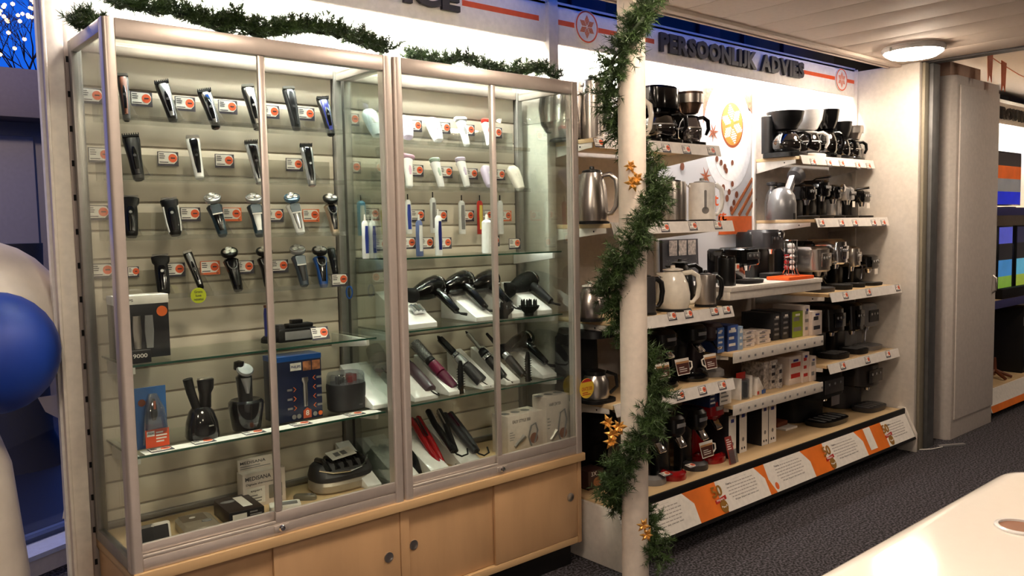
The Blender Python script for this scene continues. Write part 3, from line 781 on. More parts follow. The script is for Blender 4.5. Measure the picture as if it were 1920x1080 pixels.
clipper((350, 470), (378, 542), 'thin black beard trimmer with silver neck above the lime sticker', BLACKP, SILVER, teeth=False, wd=.014, cat='trimmer')
rotary((428, 467), (448, 546), 'black rotary shaver with white trim ring '+T4, BLACKG, BLACKP)
rotary((494, 466), (505, 538), 'black rotary shaver half behind the stile '+T4, BLACKP, DARKG)
rotary((556, 462), (572, 537), 'dark slate rotary shaver with blue sticker '+T4, mat('slate', (62, 72, 84), .35), DARKG, SILVER, True)
rotary((598, 464), (608, 538), 'bright blue and black rotary shaver '+T4, BLUEP, BLACKG, BLACKP)
clipper((620, 463), (630, 517), 'narrow black body groomer at the far right of the fourth row', BLACKM, BLACKP, teeth=False, wd=.014, cat='trimmer')

# clear acrylic holders under each row
def holder(x0, x1, z, spots, label, yf=2.668):
    t = thing('acrylic_holder', label, 'holder', (x0, 2.785, z), group='clear acrylic product holders')
    w_ = x1-x0
    B(0, w_, -.006, -.003, 0, .085).build('back_plate', ACRYL, t)
    B(0, w_, yf-2.785, -.0065, -.003, 0).build('tray', ACRYL, t)
    B(0, w_, yf-2.785-.003, yf-2.785, -.003, .012).build('lip', ACRYL, t)
    for x in spots:
        if 0.01 < x-x0 < w_-.01: MB().prism([(-.006, .07), (-.02, .07), (-.10, .012), (-.006, .0)], x-x0, x-x0+.003, 'x').build('rib', ACRYL, t)
    return t
def rowz(px, py): return at(px, py, 2.69).z-.004
rows = [((326, 228), 'first', (238, 326, 406, 484, 557, 620)), ((375, 337), 'second', (262, 375, 488, 586)), ((419, 443), 'third', (247, 333, 419, 488, 565, 630)), ((448, 546), 'fourth', (308, 380, 448, 505, 572, 608))]
for (p_, nm, xs) in rows:
    z = rowz(*p_)
    holder(.70, 1.50, z, [XP(x, 2.69, z)+.028 for x in xs], 'clear acrylic holder under the %s row of shavers' % nm)
# small price cards on the slats of case 1
def slatcards(lst, y, group, key='case'):
    for (px, py, lab, *o_) in lst:
        p = at(px, py, y); price_card(Matrix.Translation(p), lab, key, bool(o_), group)
G1 = 'price cards on the slats of the left case'
slatcards([(172, 180, 'price card left of the post, top row of the shaver case'), (265, 186, 'price card between the brown trimmer and the V-inlay clipper'), (347, 195, 'price card right of the V-inlay clipper'), (427, 201, 'price card right of the chrome clipper'), (507, 210, 'price card right of the door stile, top row'), (574, 214, 'price card right of the matt black trimmer'),
           (187, 291, 'price card without orange dot seen left of the post'), (315, 298, 'price card between the two leftmost second row clippers'), (421, 302, 'price card left of the clipper at the door stile, second row'), (552, 309, 'price card left of the clipper with the thumb knob'),
           (184, 399, 'price card left of the post, third row'), (357, 402, 'price card right of the white sided foil shaver'), (515, 404, 'price card just right of the stile, third row'),
           (192, 508, 'price card left of the post, fourth row'), (328, 506, 'price card behind the plain black shaver'), (459, 501, 'price card right of the white ringed rotary shaver'), (524, 499, 'price card right of the stile, fourth row')], 2.776, G1)
slatcards([(435, 402, 'orange framed price card right of the dark teal shaver', 1), (583, 404, 'orange framed price card right of the silver framed shaver', 1), (394, 502, 'orange framed price card above the lime sticker', 1)], 2.776, G1)
slatcards([(250, 510, 'tiny price card right of the left post, fourth row')], 2.776, G1, 'small')
slatcards([(637, 525, 'price card hanging on the holder lip at the right end of the fourth row')], 2.66, G1)
p = at(372, 554, 2.655)
rs_ = thing('round_sticker', 'lime green round sticker reading Gratis luxe reisetui', 'sticker', p)
MB().disc((0, 0, 0), .025, .001, 28).build('disc', LIME, rs_)
for k, s_ in enumerate(('Gratis', 'luxe', 'reisetui')): MB().text(s_, 0, -.0011, .012-.012*k, (.026, .018, .03)[k], .008).build('lettering', INK, rs_)
p = at(655, 548, 2.66)
bt_ = MB(); bt_.tube([(.012*math.cos(R(a)), 0, .022*math.sin(R(a))) for a in range(100, 441, 20)], .003, 8)
o_ = bt_.build('security_loop', BLUEP); o_.location = p; tag(o_, 'blue plastic security loop hanging below the corner price card', 'security loop')

# ---- upper glass shelf
Z1 = 1.0725
def xs(px, y, z): return XP(px, y, z)
b = thing('shaver_box', 'tall black shaver box marked 9000 behind the left post', 'box', (.775, 2.66, Z1))
B(-.085, .07, -.04, .04, 0, .19).build('carton', BOXB, b, bev=.001)
B(-.086, .071, -.041, .041, .165, .192).build('top_band', PAPER, b, bev=.001)
MB().text('PHILIPS', -.055, -.0411, .178, .045, .008).build('lettering', INK, b)
for x in (-.06, -.025, .01): MB().loft([(x, -.041, .03, .010, .003), (x, -.041, .08, .014, .004), (x, -.041, .13, .012, .004)], 12).build('picture', GREY if x != -.025 else STEEL, b)
MB().disc((.05, -.0402, .14), .016, .0008, 18).build('orange_badge', ORANGE, b)
b = thing('name_plate', 'low dark plate reading 9000 on the upper glass shelf', 'sign', (xs(262, 2.52, Z1), 2.525, Z1))
B(-.035, .035, 0, .006, 0, .038).build('plate', BOXB, b, bev=.001); MB().text('9000', .004, -.0001, .022, .04, .012).build('lettering', PAPER, b)
t = thing('trimmer_stand', 'upright purple trimmer in a dark charging foot behind the stile', 'trimmer', (xs(506, 2.66, Z1), 2.66, Z1))
MB().loft([(0, 0, 0, .028, .03), (0, 0, .014, .027, .029), (0, 0, .022, .018, .02)]).build('foot', BLACKM, t)
MB().loft([(0, 0, .02, .016, .014), (0, 0, .1, .017, .015), (0, 0, .118, .015, .012)]).build('body', NAVY, t)
B(-.011, .011, -.019, -.0155, .035, .095).build('face', SILVER, t, bev=.001)
cm = MB()
for i in range(7): cm.box(-.014+i*.0043, -.012+i*.0043, -.008, .008, .119, .128)
cm.build('comb', BROWN, t)
t = thing('grooming_station', 'low dark docking station with a grey front at the right of the upper glass shelf', 'charger', (xs(548, 2.64, Z1), 2.64, Z1))
B(-.062, .078, -.03, .05, 0, .045).build('body', BLACKP, t, bev=.004); B(-.04, .076, -.0325, -.0305, .008, .036).build('front', GREY, t, bev=.0005)
MB().loft([(-.045, 0, .0455, .016, .02), (-.045, 0, .06, .014, .018)]).build('knob', DARKG, t)
B(-.015, .075, -.012, .03, .0455, .058).build('cradle', BLACKM, t, bev=.002); B(.0, .04, -.005, .02, .0585, .072).build('clip', BLACKP, t, bev=.002)
price_card(Matrix.Translation((xs(600, 2.56, 1.1), 2.56, Z1+.026)) @ Matrix.Rotation(R(-22), 4, 'X'), 'price card leaning right of the docking station', group='price cards on the slats of the left case')

# ---- lower glass shelf
Z2 = .8055
t = thing('blister_pack', 'blue blister pack with a nose trimmer and orange label', 'package', (xs(290, 2.56, Z2), 2.575, Z2))
B(-.045, .045, .0, .004, 0, .185).build('card', BOXN if False else mat('blister_blue', (44, 92, 150), .4), t, bev=.001)
MB().loft([(.004, -.012, .015, .036, .012, 4), (.004, -.02, .06, .034, .02, 4), (.004, -.018, .12, .028, .018, 3), (.004, -.008, .165, .012, .008, 2.5)]).build('blister', CLEARP, t)
MB().loft([(.004, -.012, .085, .005, .005), (.004, -.014, .10, .010, .008), (.004, -.014, .13, .009, .007), (.004, -.012, .15, .003, .004)], 14).build('nose_trimmer', BLACKP, t)
MB().box(.001, .007, -.024, -.0225, .12, .145).build('orange_tip', ORANGE, t)
B(-.03, .038, -.0345, -.033, .008, .062).build('orange_label', mat('label_orange', (216, 78, 34), .5), t)
B(-.026, -.004, -.0352, -.0346, .042, .058).build('brand_field', PAPER, t); MB().text('PHILIPS', -.015, -.0353, .050, .019, .006).build('lettering', INK, t)
MB().lines(0, .034, -.0346, .02, .056, 4, .5).build('print', PAPER, t)
MB().disc((-.026, -.001, .14), .011, .001, 16).build('seal', BROWN, t)
def sh(px, y): return (xs(px, y, Z2), y, Z2)
t = thing('wet_shaver_set', 'black shaver and attachment standing in a bell shaped dock', 'shaver', sh(380, 2.585))
MB().loft([(0, 0, 0, .047, .045, 2.6), (0, 0, .01, .05, .047, 2.6), (0, 0, .05, .047, .044, 2.4), (0, .002, .085, .036, .034), (0, .004, .1, .024, .022)]).build('dock', BLACKG, t)
MB().loft([(.012, 0, .095, .018, .017), (.014, 0, .14, .018, .016), (.016, -.002, .155, .024, .016), (.016, -.002, .183, .026, .016)]).build('shaver', BLACKP, t)
B(-.006, .038, -.014, .010, .1835, .189).build('foil', STEEL, t, bev=.002)
at_ = MB(); at_.tube([(-.014, 0, .095), (-.03, 0, .15), (-.038, 0, .192)], [.013, .014, .015], 14); at_.build('attachment', BLACKM, t)
MB().text('BRAUN', .012, -.0475, .045, .014, .004).build('lettering', PAPER, t)
t = thing('shaver_dock', 'black rotary shaver standing in a round black cleaning dock', 'shaver', sh(463, 2.60))
MB().lathe([(.001, 0), (.044, 0), (.046, .004), (.056, .075), (.056, .09), (.048, .098), (.025, .09), (.001, .09)], n=32, sy=.95).build('dock', BLACKG, t)
MB().loft([(0, 0, .09, .022, .02), (0, .004, .14, .024, .021), (0, .008, .172, .026, .02), (0, .009, .18, .016, .014)]).build('shaver', BLACKP, t)
MB().loft([(0, -.014, .12, .006, .01), (0, -.013, .145, .012, .012), (0, -.007, .17, .018, .012)], 14).build('silver_face', SILVER, t)
hd = MB(); hd.M = Matrix.Translation((0, -.004, .194)) @ Matrix.Rotation(R(40), 4, 'X'); hd.lathe([(.012, -.012), (.026, -.004), (.028, .003), (.024, .008), (.001, .009)], n=20); hd.build('head', GREY, t)
MB().lathe([(.016, .196), (.018, .2), (.016, .222), (.001, .226)], (-.012, .014, 0), 18).build('cap', BLACKG, t)
MB().text('PHILIPS', .012, -.0468, .024, .016, .004).build('lettering', GREY, t)
t = thing('groomer_box', 'dark blue trimmer box with orange arrows and the figure 8', 'box', sh(552, 2.63))
B(-.085, .085, -.045, .045, 0, .222).build('carton', mat('box_midnight', (24, 32, 62), .35), t, bev=.0012)
B(-.0855, .0855, -.0455, .0455, .206, .2225).build('top_band', BLUEP, t)
B(-.03, .01, -.0462, -.0452, .172, .198).build('brand_field', PAPER, t); MB().text('PHILIPS', -.01, -.0463, .185, .034, .009).build('lettering', NAVY, t)
for x in (.016, .050): B(x, x+.03, -.0462, -.0452, .168, .2).build('portrait', mat('portrait', (170, 110, 76), .5, var=.6, scale=60), t)
MB().loft([(.022, -.0455, .045, .007, .004), (.022, -.0455, .09, .009, .005), (.022, -.0455, .125, .008, .005), (.022, -.0455, .135, .013, .004), (.022, -.0455, .145, .012, .004)], 14).build('trimmer_picture', STEEL, t)
for i in range(4):
    for x, d in ((-.022, 1), (.062, -1)):
        if i == 0 and d == 1: continue
        z = .14-.032*i; MB().prism([(x, z+.008), (x+.008*d, z), (x, z-.008), (x+.003*d, z-.008), (x+.011*d, z), (x+.003*d, z+.008)][::d], -.0462, -.0452, 'y').build('arrow', ORANGE, t)
        B(min(x-.004*d, x-.022*d), max(x-.004*d, x-.022*d), -.046, -.0452, z-.0035, z+.0035).build('caption', GREY, t)
MB().prism([(.012, .004), (.042, .004), (.042, .03), (.027, .04), (.012, .03)], -.0465, -.0452, 'y').build('badge', mat('badge_rust', (190, 84, 50), .5), t); MB().text('8', .027, -.0466, .022, .012, .018).build('lettering', PAPER, t)
for x in (.056, .076, -.004, -.022): MB().disc((x, -.0452, .014), .008, .001, 14).build('stamp', GREY if x != .076 else ORANGE, t)
t = thing('curler_set', 'round dark roller set with a clear lid and red rollers', 'hair rollers', sh(650, 2.625))
MB().loft([(0, 0, 0, .062, .05), (0, 0, .006, .067, .055), (0, 0, .09, .07, .057), (0, 0, .098, .068, .055)], 28).build('tub', DARKG, t)
MB().loft([(0, 0, .0985, .068, .055), (0, 0, .125, .067, .054), (0, 0, .135, .062, .05)], 28).build('lid', CLEARP, t)
for x, y_, m_ in ((-.035, -.01, BLACKM), (-.012, .012, BLACKM), (.012, -.012, REDP), (.036, .006, REDP), (.03, .03, REDP)):
    MB().lathe([(.011, .0985), (.012, .11), (.011, .124), (.001, .126)], (x, y_, 0), 14).build('roller', m_, t)
MB().text('PHILIPS', .028, -.054, .022, .014, .004).build('lettering', GREY, t)
for px, py, lab in ((312, 849, 'price card on the shelf edge below the blue blister pack'), (393, 834, 'price card on the shelf edge below the bell shaped dock'), (485, 815, 'price card on the shelf edge below the round cleaning dock'), (572, 798, 'price card on the shelf edge below the dark blue box'), (673, 779, 'price card on the shelf edge below the roller set')):
    p = atz(px, py, Z2+.0005); price_card(Matrix.Translation((p.x, 2.53, Z2+.0008)) @ Matrix.Rotation(R(-90), 4, 'X'), lab, group='price cards lying on the lower glass shelf')
tag(B(.72, 1.52, 2.498, 2.552, Z2+.0001, Z2+.0006).build('paper_strip', PAPER), 'cream paper strip under the price cards on the lower shelf', 'paper strip')

# ---- floor of the left case
Z3 = ZL+.0305
def fl(px, y): return (xs(px, y, Z3), y, Z3)
for px, y_, s_, lab in ((280, 2.50, .8, 'small grey thermometer half behind the left post'), (305, 2.50, 1, 'small white framed thermometer beside the silver gift box')):
    t = thing('thermometer', lab, 'thermometer', fl(px, y_))
    M_ = Matrix.Rotation(R(-12), 4, 'X')
    mb = MB(); mb.M = M_; mb.prism(corner(-.027*s_, .027*s_, .004, .072, .007, 4), -.004, .01, 'y'); o_ = mb.build('case', PAPER if s_ == 1 else ALUD, t)
    mb = MB(); mb.M = M_; mb.prism(corner(-.021*s_, .021*s_, .018, .064, .003, 3), -.0052, -.0042, 'y'); mb.build('screen', DARKG, t)
    mb = MB(); mb.M = M_; mb.disc((.014*s_, -.0042, .011), .004, .0008, 12).build('button', MINT, t)
    MB().loft([(0, .012, 0, .024*s_, .012), (0, .022, .05, .026*s_, .012), (0, .024, .064, .02*s_, .008)]).build('stand', DARKG, t)
t = thing('gift_box', 'flat silver box with an oval badge lying on the case floor', 'box', fl(372, 2.555), R(-6))
mb = MB().loft([(0, 0, 0, .055, .08, 9), (0, 0, .025, .055, .08, 9), (0, 0, .034, .045, .07, 6)], 28); mb.build('tin', mat('silver_beige', (168, 156, 140), .35, .4), t)
MB().lathe([(.016, .0345), (.015, .037), (.001, .0372)], (.022, -.02, 0), 20, 1, .7).build('badge', SILVER, t); MB().lathe([(.010, .0345), (.009, .0365), (.001, .0367)], (-.01, .03, 0), 16, 1, .7).build('emblem', PAPER, t)
B(-.045, .03, .0, .062, .0345, .0352).build('sleeve', mat('sleeve_brown', (112, 98, 84), .4), t)
t = thing('monitor_box', 'flat dark brown monitor box with a white device picture', 'box', fl(448, 2.58), R(-4))
B(-.055, .055, -.08, .08, 0, .05).build('carton', mat('box_brown', (52, 40, 38), .4), t, bev=.001)
B(-.056, .056, -.0812, -.0802, .002, .048).build('front', BOXB, t); B(-.045, .0, -.0820, -.0812, .018, .04).build('white_field', PAPER, t); MB().lines(.01, .05, -.0812, .006, .044, 4).build('print', GREY, t)
B(.0, .03, -.05, .06, .0502, .0508).build('device_picture', PAPER, t); MB().lathe([(.02, .0503), (.001, .0508)], (-.025, .03, 0), 18, 1.2, .7).build('oval', GREY, t)
t = thing('thermometer_box', 'white MEDISANA carton with a hang tab and display picture', 'box', fl(492, 2.665))
B(-.075, .075, -.025, .025, 0, .118).build('carton', BOXW, t, bev=.001); B(-.072, .072, .018, .025, .1185, .158).build('hang_tab', BOXW, t, bev=.001)
MB().text('MEDISANA', -.022, -.0252, .1, .09, .014).build('lettering', INK, t); MB().text('Digitale thermometer', -.01, -.0252, .08, .11, .009).build('lettering', INK, t)
B(-.062, .0, -.0258, -.0252, .012, .068).build('price_field', PAPER, t); MB().text('expert', -.03, -.0259, .056, .04, .009).build('lettering', INK, t); MB().lines(-.055, -.008, -.0258, .016, .046, 3, .35).build('print', GREY, t)
B(.014, .062, -.027, -.0252, .02, .066).build('display', mat('lcd_grey', (128, 122, 112), .3), t, bev=.001); MB().text('2', .05, -.0272, .045, .010, .018).build('lettering', INK, t)
MB().text('MEDISANA', -.02, .0178, .145, .09, .010).build('lettering', INK, t); MB().lines(-.065, .05, .018, .122, .136, 2, .4).build('print', GREY, t)
t = thing('meter', 'small white meter with a grey window in front of the massager', 'thermometer', fl(535, 2.53), R(-20))
MB().prism(corner(-.05, .05, -.03, .03, .01, 4), 0, .028, 'z').build('case', PAPER, t, bev=.002); MB().prism(corner(-.03, .04, -.016, .016, .004, 3), .0282, .0292, 'z').build('screen', GREY, t)
t = thing('remote', 'small olive remote lying left of the foot massager', 'remote', fl(572, 2.60), R(-40))
MB().loft([(0, 0, 0, .04, .016, 3), (0, 0, .012, .04, .016, 3), (0, 0, .018, .034, .012, 3)]).build('case', mat('olive_grey', (112, 106, 92), .4), t); MB().lathe([(.008, .0182), (.007, .02), (.001, .02)], (.015, 0, 0), 12).build('button', GREY, t)
t = thing('foot_massager', 'grey and black foot massager with a leaflet on top', 'massager', fl(640, 2.64))
mb = MB()
mb.loft([(0, 0, 0, .108, .062, 3), (0, 0, .008, .116, .070, 3), (0, 0, .03, .118, .072, 3), (0, .004, .042, .114, .068, 3)], 32); mb.build('shell', mat('pearl_grey', (172, 162, 148), .35, .3), t)
MB().loft([(0, .002, .0425, .115, .069, 3), (0, .004, .058, .117, .07, 3), (0, .012, .09, .108, .052, 3), (0, .014, .098, .098, .044, 3)], 32).build('cover', DARKG, t)
for k in range(5): MB().tube([(-.07+.035*k, -.045, .078), (-.07+.035*k, .0, .104), (-.07+.035*k, .045, .1)], .012, 10).build('roller', BLACKG, t)
gm = MB(); gm.tube([(-.1, -.03, .085), (-.06, -.058, .075), (0, -.066, .072), (.06, -.058, .08), (.1, -.02, .1)], .004, 8); gm.build('rim', CHROME, t)
lf = MB(); lf.M = Matrix.Translation((.0, 0, .122)) @ Matrix.Rotation(R(14), 4, 'X') @ Matrix.Rotation(R(-6), 4, 'Y'); lf.box(-.045, .05, -.03, .03, -.001, .001); lf.build('leaflet', PAPER, t)
lf = MB(); lf.M = Matrix.Translation((.0, 0, .122)) @ Matrix.Rotation(R(14), 4, 'X') @ Matrix.Rotation(R(-6), 4, 'Y')
for x in (-.015, .012): lf.box(x-.01, x+.01, -.015, .012, .0011, .0016)
lf.build('leaflet_picture', GREY, t)

# ================================================================ CASE 2: EPILATORS
def epil(tp, bt, label, kind, accent, body=WHITEP):
    M, L = pose(tp, bt, 2.742, 2.69, Vector((-.1, -1, .1)))
    t = thing('epilator', label, 'epilator', M=M, group='epilators in the right case')
    if kind == 'fat':
        MB().loft([(0, 0, 0, .012, .010), (0, 0, .006, .019, .016), (0, 0, L*.35, .026, .02), (0, 0, L*.7, .03, .021), (0, 0, L*.86, .029, .019), (0, 0, L*.93, .024, .014)]).build('body', body, t)
        MB().loft([(0, 0, L*.9, .022, .014), (0, 0, L*.98, .021, .012), (0, 0, L, .016, .008)]).build('head', accent, t)
        MB().loft([(0, -.0165, L*.42, .005, .006), (0, -.017, L*.55, .011, .006), (0, -.0165, L*.62, .008, .006)], 12).build('button', accent, t)
    else:
        MB().loft([(0, .004, 0, .010, .009), (0, .004, .006, .013, .012), (0, 0, L*.4, .015, .014), (0, 0, L*.7, .019, .016), (0, 0, L*.82, .022, .016), (0, 0, L*.86, .016, .012)]).build('body', body, t)
        if kind == 'tee':
            MB().tube([(-.028, -.004, L*.92), (-.02, -.004, L*.925), (.02, -.004, L*.925), (.028, -.004, L*.92)], [.008, .012, .012, .008], 12).build('head', accent, t)
        else:
            MB().loft([(0, -.002, L*.855, .02, .014), (0, -.004, L*.93, .024, .015), (0, -.004, L*.98, .022, .012)]).build('head', accent, t)
        MB().loft([(0, -.0125, L*.35, .004, .003), (0, -.0135, L*.5, .007, .004), (0, -.013, L*.62, .004, .003)], 10).build('button', accent if accent is not WHITEP else GREY, t)
    return t
r1, r2 = 'in the upper epilator row', 'in the second epilator row'
epil((689, 206), (709, 256), 'pale epilator seen through the side glass '+r1, 'fat', WHITEP, mat('ice', (214, 220, 224), .3))
epil((757, 219), (766, 260), 'lilac epilator half behind the case post '+r1, 'fat', LILAC, LILAC)
epil((808, 222), (823, 266), 'fat white epilator with pink head and pink heart button', 'fat', PINKP)
epil((861, 221), (877, 273), 'slender all-white T-head epilator '+r1, 'tee', WHITEP)
epil((910, 225), (919, 272), 'white epilator with red head left of the stile', 'head', REDM)
epil((763, 290), (769, 351), 'white lady shaver with pink rim and loop foot '+r2, 'tee', PINKP)
epil((813, 297), (829, 351), 'white lady shaver with mint green head '+r2, 'head', MINT)
epil((861, 296), (877, 349), 'white lady shaver with mauve head '+r2, 'head', LILAC)
epil((911, 312), (921, 351), 'white and lilac epilator with a round eye button at the stile', 'fat', WHITEP, LILAC)
epil((958, 312), (977, 356), 'broad cream light epilator at the right end of the second row', 'fat', CREAMP, CREAMP)
for px, py, nm in ((877, 275, 'upper row of epilators'), (829, 354, 'second row of epilators')):
    z = at(px, py, 2.69).z-.004
    holder(1.61, 2.40, z, [XP(x, 2.69, z)+.025 for x in (709, 766, 822, 876, 920, 976)], 'clear acrylic holder under the '+nm)
# toothbrushes
def brush(tp, bt, label, body, accent, hang, rr=.0125):
    yt = 2.755 if hang else 2.60
    if hang: M, L = pose(tp, bt, yt, 2.75)
    else:
        b = at(bt[0], bt[1], yt); b.z = 1.3455; M = Matrix.Translation(b); L = at(tp[0], tp[1], yt).z-b.z
    t = thing('electric_toothbrush', label, 'toothbrush', M=M, group='electric toothbrushes in the right case')
    MB().loft([(0, 0, 0, rr*.95, rr), (0, 0, L*.05, rr, rr*1.1), (0, 0, L*.5, rr*.95, rr), (0, 0, L*.8, rr*.92, rr), (0, 0, L*.86, rr*.5, rr*.5)], 16).build('handle', body, t)
    MB().loft([(0, -rr*.75, L*.12, rr*.6, rr*.4), (0, -rr*.75, L*.5, rr*.62, rr*.4), (0, -rr*.75, L*.74, rr*.5, rr*.4)], 12).build('grip', accent, t)
    if hang: MB().tube([(0, 0, L*.85), (0, 0, L)], .0025, 8).build('pin', BLACKM, t)
    else: MB().lathe([(rr*.34, L*.85), (rr*.3, L*.95), (rr*.2, L)], n=10).build('pin', PAPER, t)
    return t
RB, YEL = mat('royal', (40, 60, 150), .3), mat('warm_yellow', (220, 200, 90), .4)
for a, b_, lab, bo, ac, hg, rr in (((676, 366), (680, 442), 'light blue toothbrush hanging behind the side glass', SKYB, WHITEP, 1, .017), ((718, 384), (722, 440), 'yellow and blue child toothbrush beside the case post', YEL, BLUEP, 1, .012),
        ((764, 364), (767, 439), 'white toothbrush with blue button just right of the post', WHITEP, RB, 1, .013), ((811, 360), (813, 437), 'grey and white toothbrush hanging third from the post', WHITEP, GREY, 1, .013),
        ((865, 366), (867, 439), 'plain white toothbrush with grey grip hanging mid row', WHITEP, GREY, 1, .014), ((899, 366), (901, 439), 'red and yellow child toothbrush hanging', REDM, YEL, 1, .013), ((937, 366), (939, 439), 'white toothbrush hanging right of the stile', WHITEP, WHITEP, 1, .013),
        ((684, 402), (686, 478), 'left of two white and blue toothbrushes standing behind the side glass', WHITEP, RB, 0, .012), ((698, 402), (700, 478), 'right of two white and blue toothbrushes standing behind the side glass', WHITEP, RB, 0, .012),
        ((785, 402), (787, 475), 'slate blue toothbrush standing on the glass shelf', mat('slate_blue', (86, 98, 140), .3), WHITEP, 0, .013), ((819, 392), (823, 475), 'navy and white toothbrush standing on the glass shelf', WHITEP, NAVY, 0, .013), ((914, 402), (914, 472), 'broad white water flosser standing on the glass shelf', WHITEP, WHITEP, 0, .021)):
    brush(a, b_, lab, bo, ac, hg, rr)
G2 = 'price cards on the slats of the right case'
u = ['behind the side glass', 'right of the lilac epilator', 'right of the pink headed epilator', 'right of the T-head epilator', 'at the stile']
slatcards([(p_[0], p_[1], 'price card %s, upper epilator row' % s_) for p_, s_ in zip(((659, 224), (778, 236), (832, 240), (878, 244), (930, 249)), u)], 2.776, G2)
u = ['behind the side glass', 'right of the pink rimmed shaver', 'right of the mint headed shaver', 'right of the mauve headed shaver', 'at the stile']
slatcards([(p_[0], p_[1], 'price card %s, second epilator row' % s_) for p_, s_ in zip(((662, 314), (781, 320), (836, 323), (884, 326), (936, 328)), u)], 2.776, G2)
u = ['behind the side glass', 'right of the blue buttoned brush', 'right of the grey and white brush', 'right of the plain white brush', 'right of the red child brush']
slatcards([(p_[0], p_[1], 'price card %s, hanging toothbrush row' % s_) for p_, s_ in zip(((697, 402), (783, 404), (826, 405), (877, 405), (913, 404)), u)], 2.776, G2)
slatcards([(948, 405, 'orange framed price card at the right end of the toothbrush row', 1)], 2.776, G2)
u = ['behind the two standing brushes', 'left of the slate blue brush', 'right of the slate blue brush', 'right of the navy brush', 'right of the white water flosser', 'at the right end']
slatcards([(p_[0], p_[1], 'price card %s, just above the glass shelf' % s_) for p_, s_ in zip(((715, 459), (766, 456), (800, 456), (834, 456), (925, 452), (965, 457)), u)], 2.70, G2)

# ---- hair dryers on white wedges
def wedge(px0, px1, y0, y1, z, h0_, h1_, label):
    x0, x1 = XP(px0, y0, z), XP(px1, y0, z)
    return tag(MB().prism([(y0, z), (y1, z), (y1, z+h1_), (y0, z+h0_)], x0, x1, 'x').build('wedge_stand', WHITEP, bev=.002), label, 'stand', 'white wedge stands in the right case'), (x0+x1)/2
Zd = 1.0805
def dryer(x, ybk, zt, label, body, yfr, zb, nozz=True, blen=.2, rb=.04, dy=-.02):
    t = thing('hair_dryer', label, 'hair dryer', (x, ybk, zt), group='hair dryers')
    BM = Matrix.Rotation(R(10), 4, 'Z') @ Matrix.Rotation(R(-102), 4, 'Y') @ Matrix.Diagonal((1, 1, .9, 1))
    mb = MB(); mb.M = BM
    mb.lathe([(.001, -.075), (.022, -.074), (.034, -.066), (rb, -.04), (rb*1.02, 0), (rb*.92, .04), (rb*.68, .085), (rb*.6, .1), (rb*.56, .1)], n=24); bd = mb.build('barrel', body, t)
    if nozz:
     mb = MB(); mb.M = BM
     mb.loft([(0, 0, .1, rb*.6, rb*.6, 2), (0, 0, .115, rb*.7, rb*.62, 2.5), (0, 0, .15, rb*.9, rb*.22, 4)]); mb.build('nozzle', BLACKM, t)
    mb = MB(); mb.M = BM
    mb.lathe([(rb*.985, -.046), (rb*1.05, -.044), (rb*1.05, -.038), (rb*.985, -.036)], n=24).build('ring', CHROME, t)
    e = Vector((.02, yfr-ybk, zb-zt)); h = MB(); h.tube([Vector((.005, -.02, -.012)), e*.35+Vector((.005, 0, .008)), e*.7+Vector((0, 0, .006)), e], [.022, .019, .017, .014], 14); h.build('handle', body, t)
    MB().tube([e, e+Vector((.006, -.02, -.012)), e+Vector((.03, -.024, -.018)), e+Vector((.05, .0, -.016)), e+Vector((.03, .05, -.014))], .0035, 6).build('cord', BLACKM, t)
    s_ = e*.5; B(s_.x-.006, s_.x+.008, s_.y-.008, s_.y+.008, s_.z+.019, s_.z+.028).build('switch', SILVER, t, bev=.001)
    return t
for i, (p0, p1, lab) in enumerate(((768, 820, 'white wedge with chrome hair clips behind the case post'), (893, 926, 'white wedge under the second hair dryer'), (960, 982, 'white wedge under the third hair dryer'), (1008, 1036, 'white wedge under the rightmost hair dryer'))):
    wedge(p0, p1, 2.53, 2.765, Zd, .018, .13, lab)
yt = 2.70
for px, py, pbx, pby, lab, m_ in ((808, 540, 832, 596, 'glossy black hair dryer with chrome band nearest the post', BLACKG), (862, 530, 918, 592, 'black hair dryer with ribbed handle, second from the post', BLACKG), (910, 528, 944, 580, 'black hair dryer with a light blue dot, third from the post', BLACKG), (985, 530, 1030, 582, 'matt black hair dryer with grey handle stripe at the right end', BLACKM)):
    a, b_ = at(px, py, yt), at(pbx, pby, 2.56)
    dryer(a.x, yt, max(a.z, 1.2), lab, m_, 2.56, max(b_.z, 1.13), px in (808, 985), rb=.043)
for px, py, lab in ((944, 590, 'black finger diffuser at the stile on the dryer shelf'), (992, 585, 'black finger diffuser in front of the rightmost dryer')):
    x = XP(px, 2.545, 1.1); t = thing('diffuser', lab, 'diffuser', (x, 2.545, Zd))
    MB().lathe([(.001, 0), (.018, 0), (.02, .012), (.04, .032), (.044, .042), (.040, .042), (.001, .03)], n=24).build('bowl', BLACKM, t)
    for k in range(12):
        r_ = .012 if k < 4 else .03; a = R(k*90 if k < 4 else k*45); MB().lathe([(.004, .03), (.004, .06), (.002, .068)], (r_*math.cos(a), r_*math.sin(a), 0), 8).build('finger', BLACKM, t)
x0 = XP(783, 2.60, 1.14); t = thing('hair_clips', 'bunch of chrome hair clips on the first wedge', 'hair clip', M=Matrix.Translation((x0, 2.60, 1.136)) @ Matrix.Rotation(R(25), 4, 'X'))
for k in range(3): MB().tube([(-.02+.018*k, -.02, .009), (-.02+.018*k, .025, .012)], .009, 10).build('clip', CHROME, t)
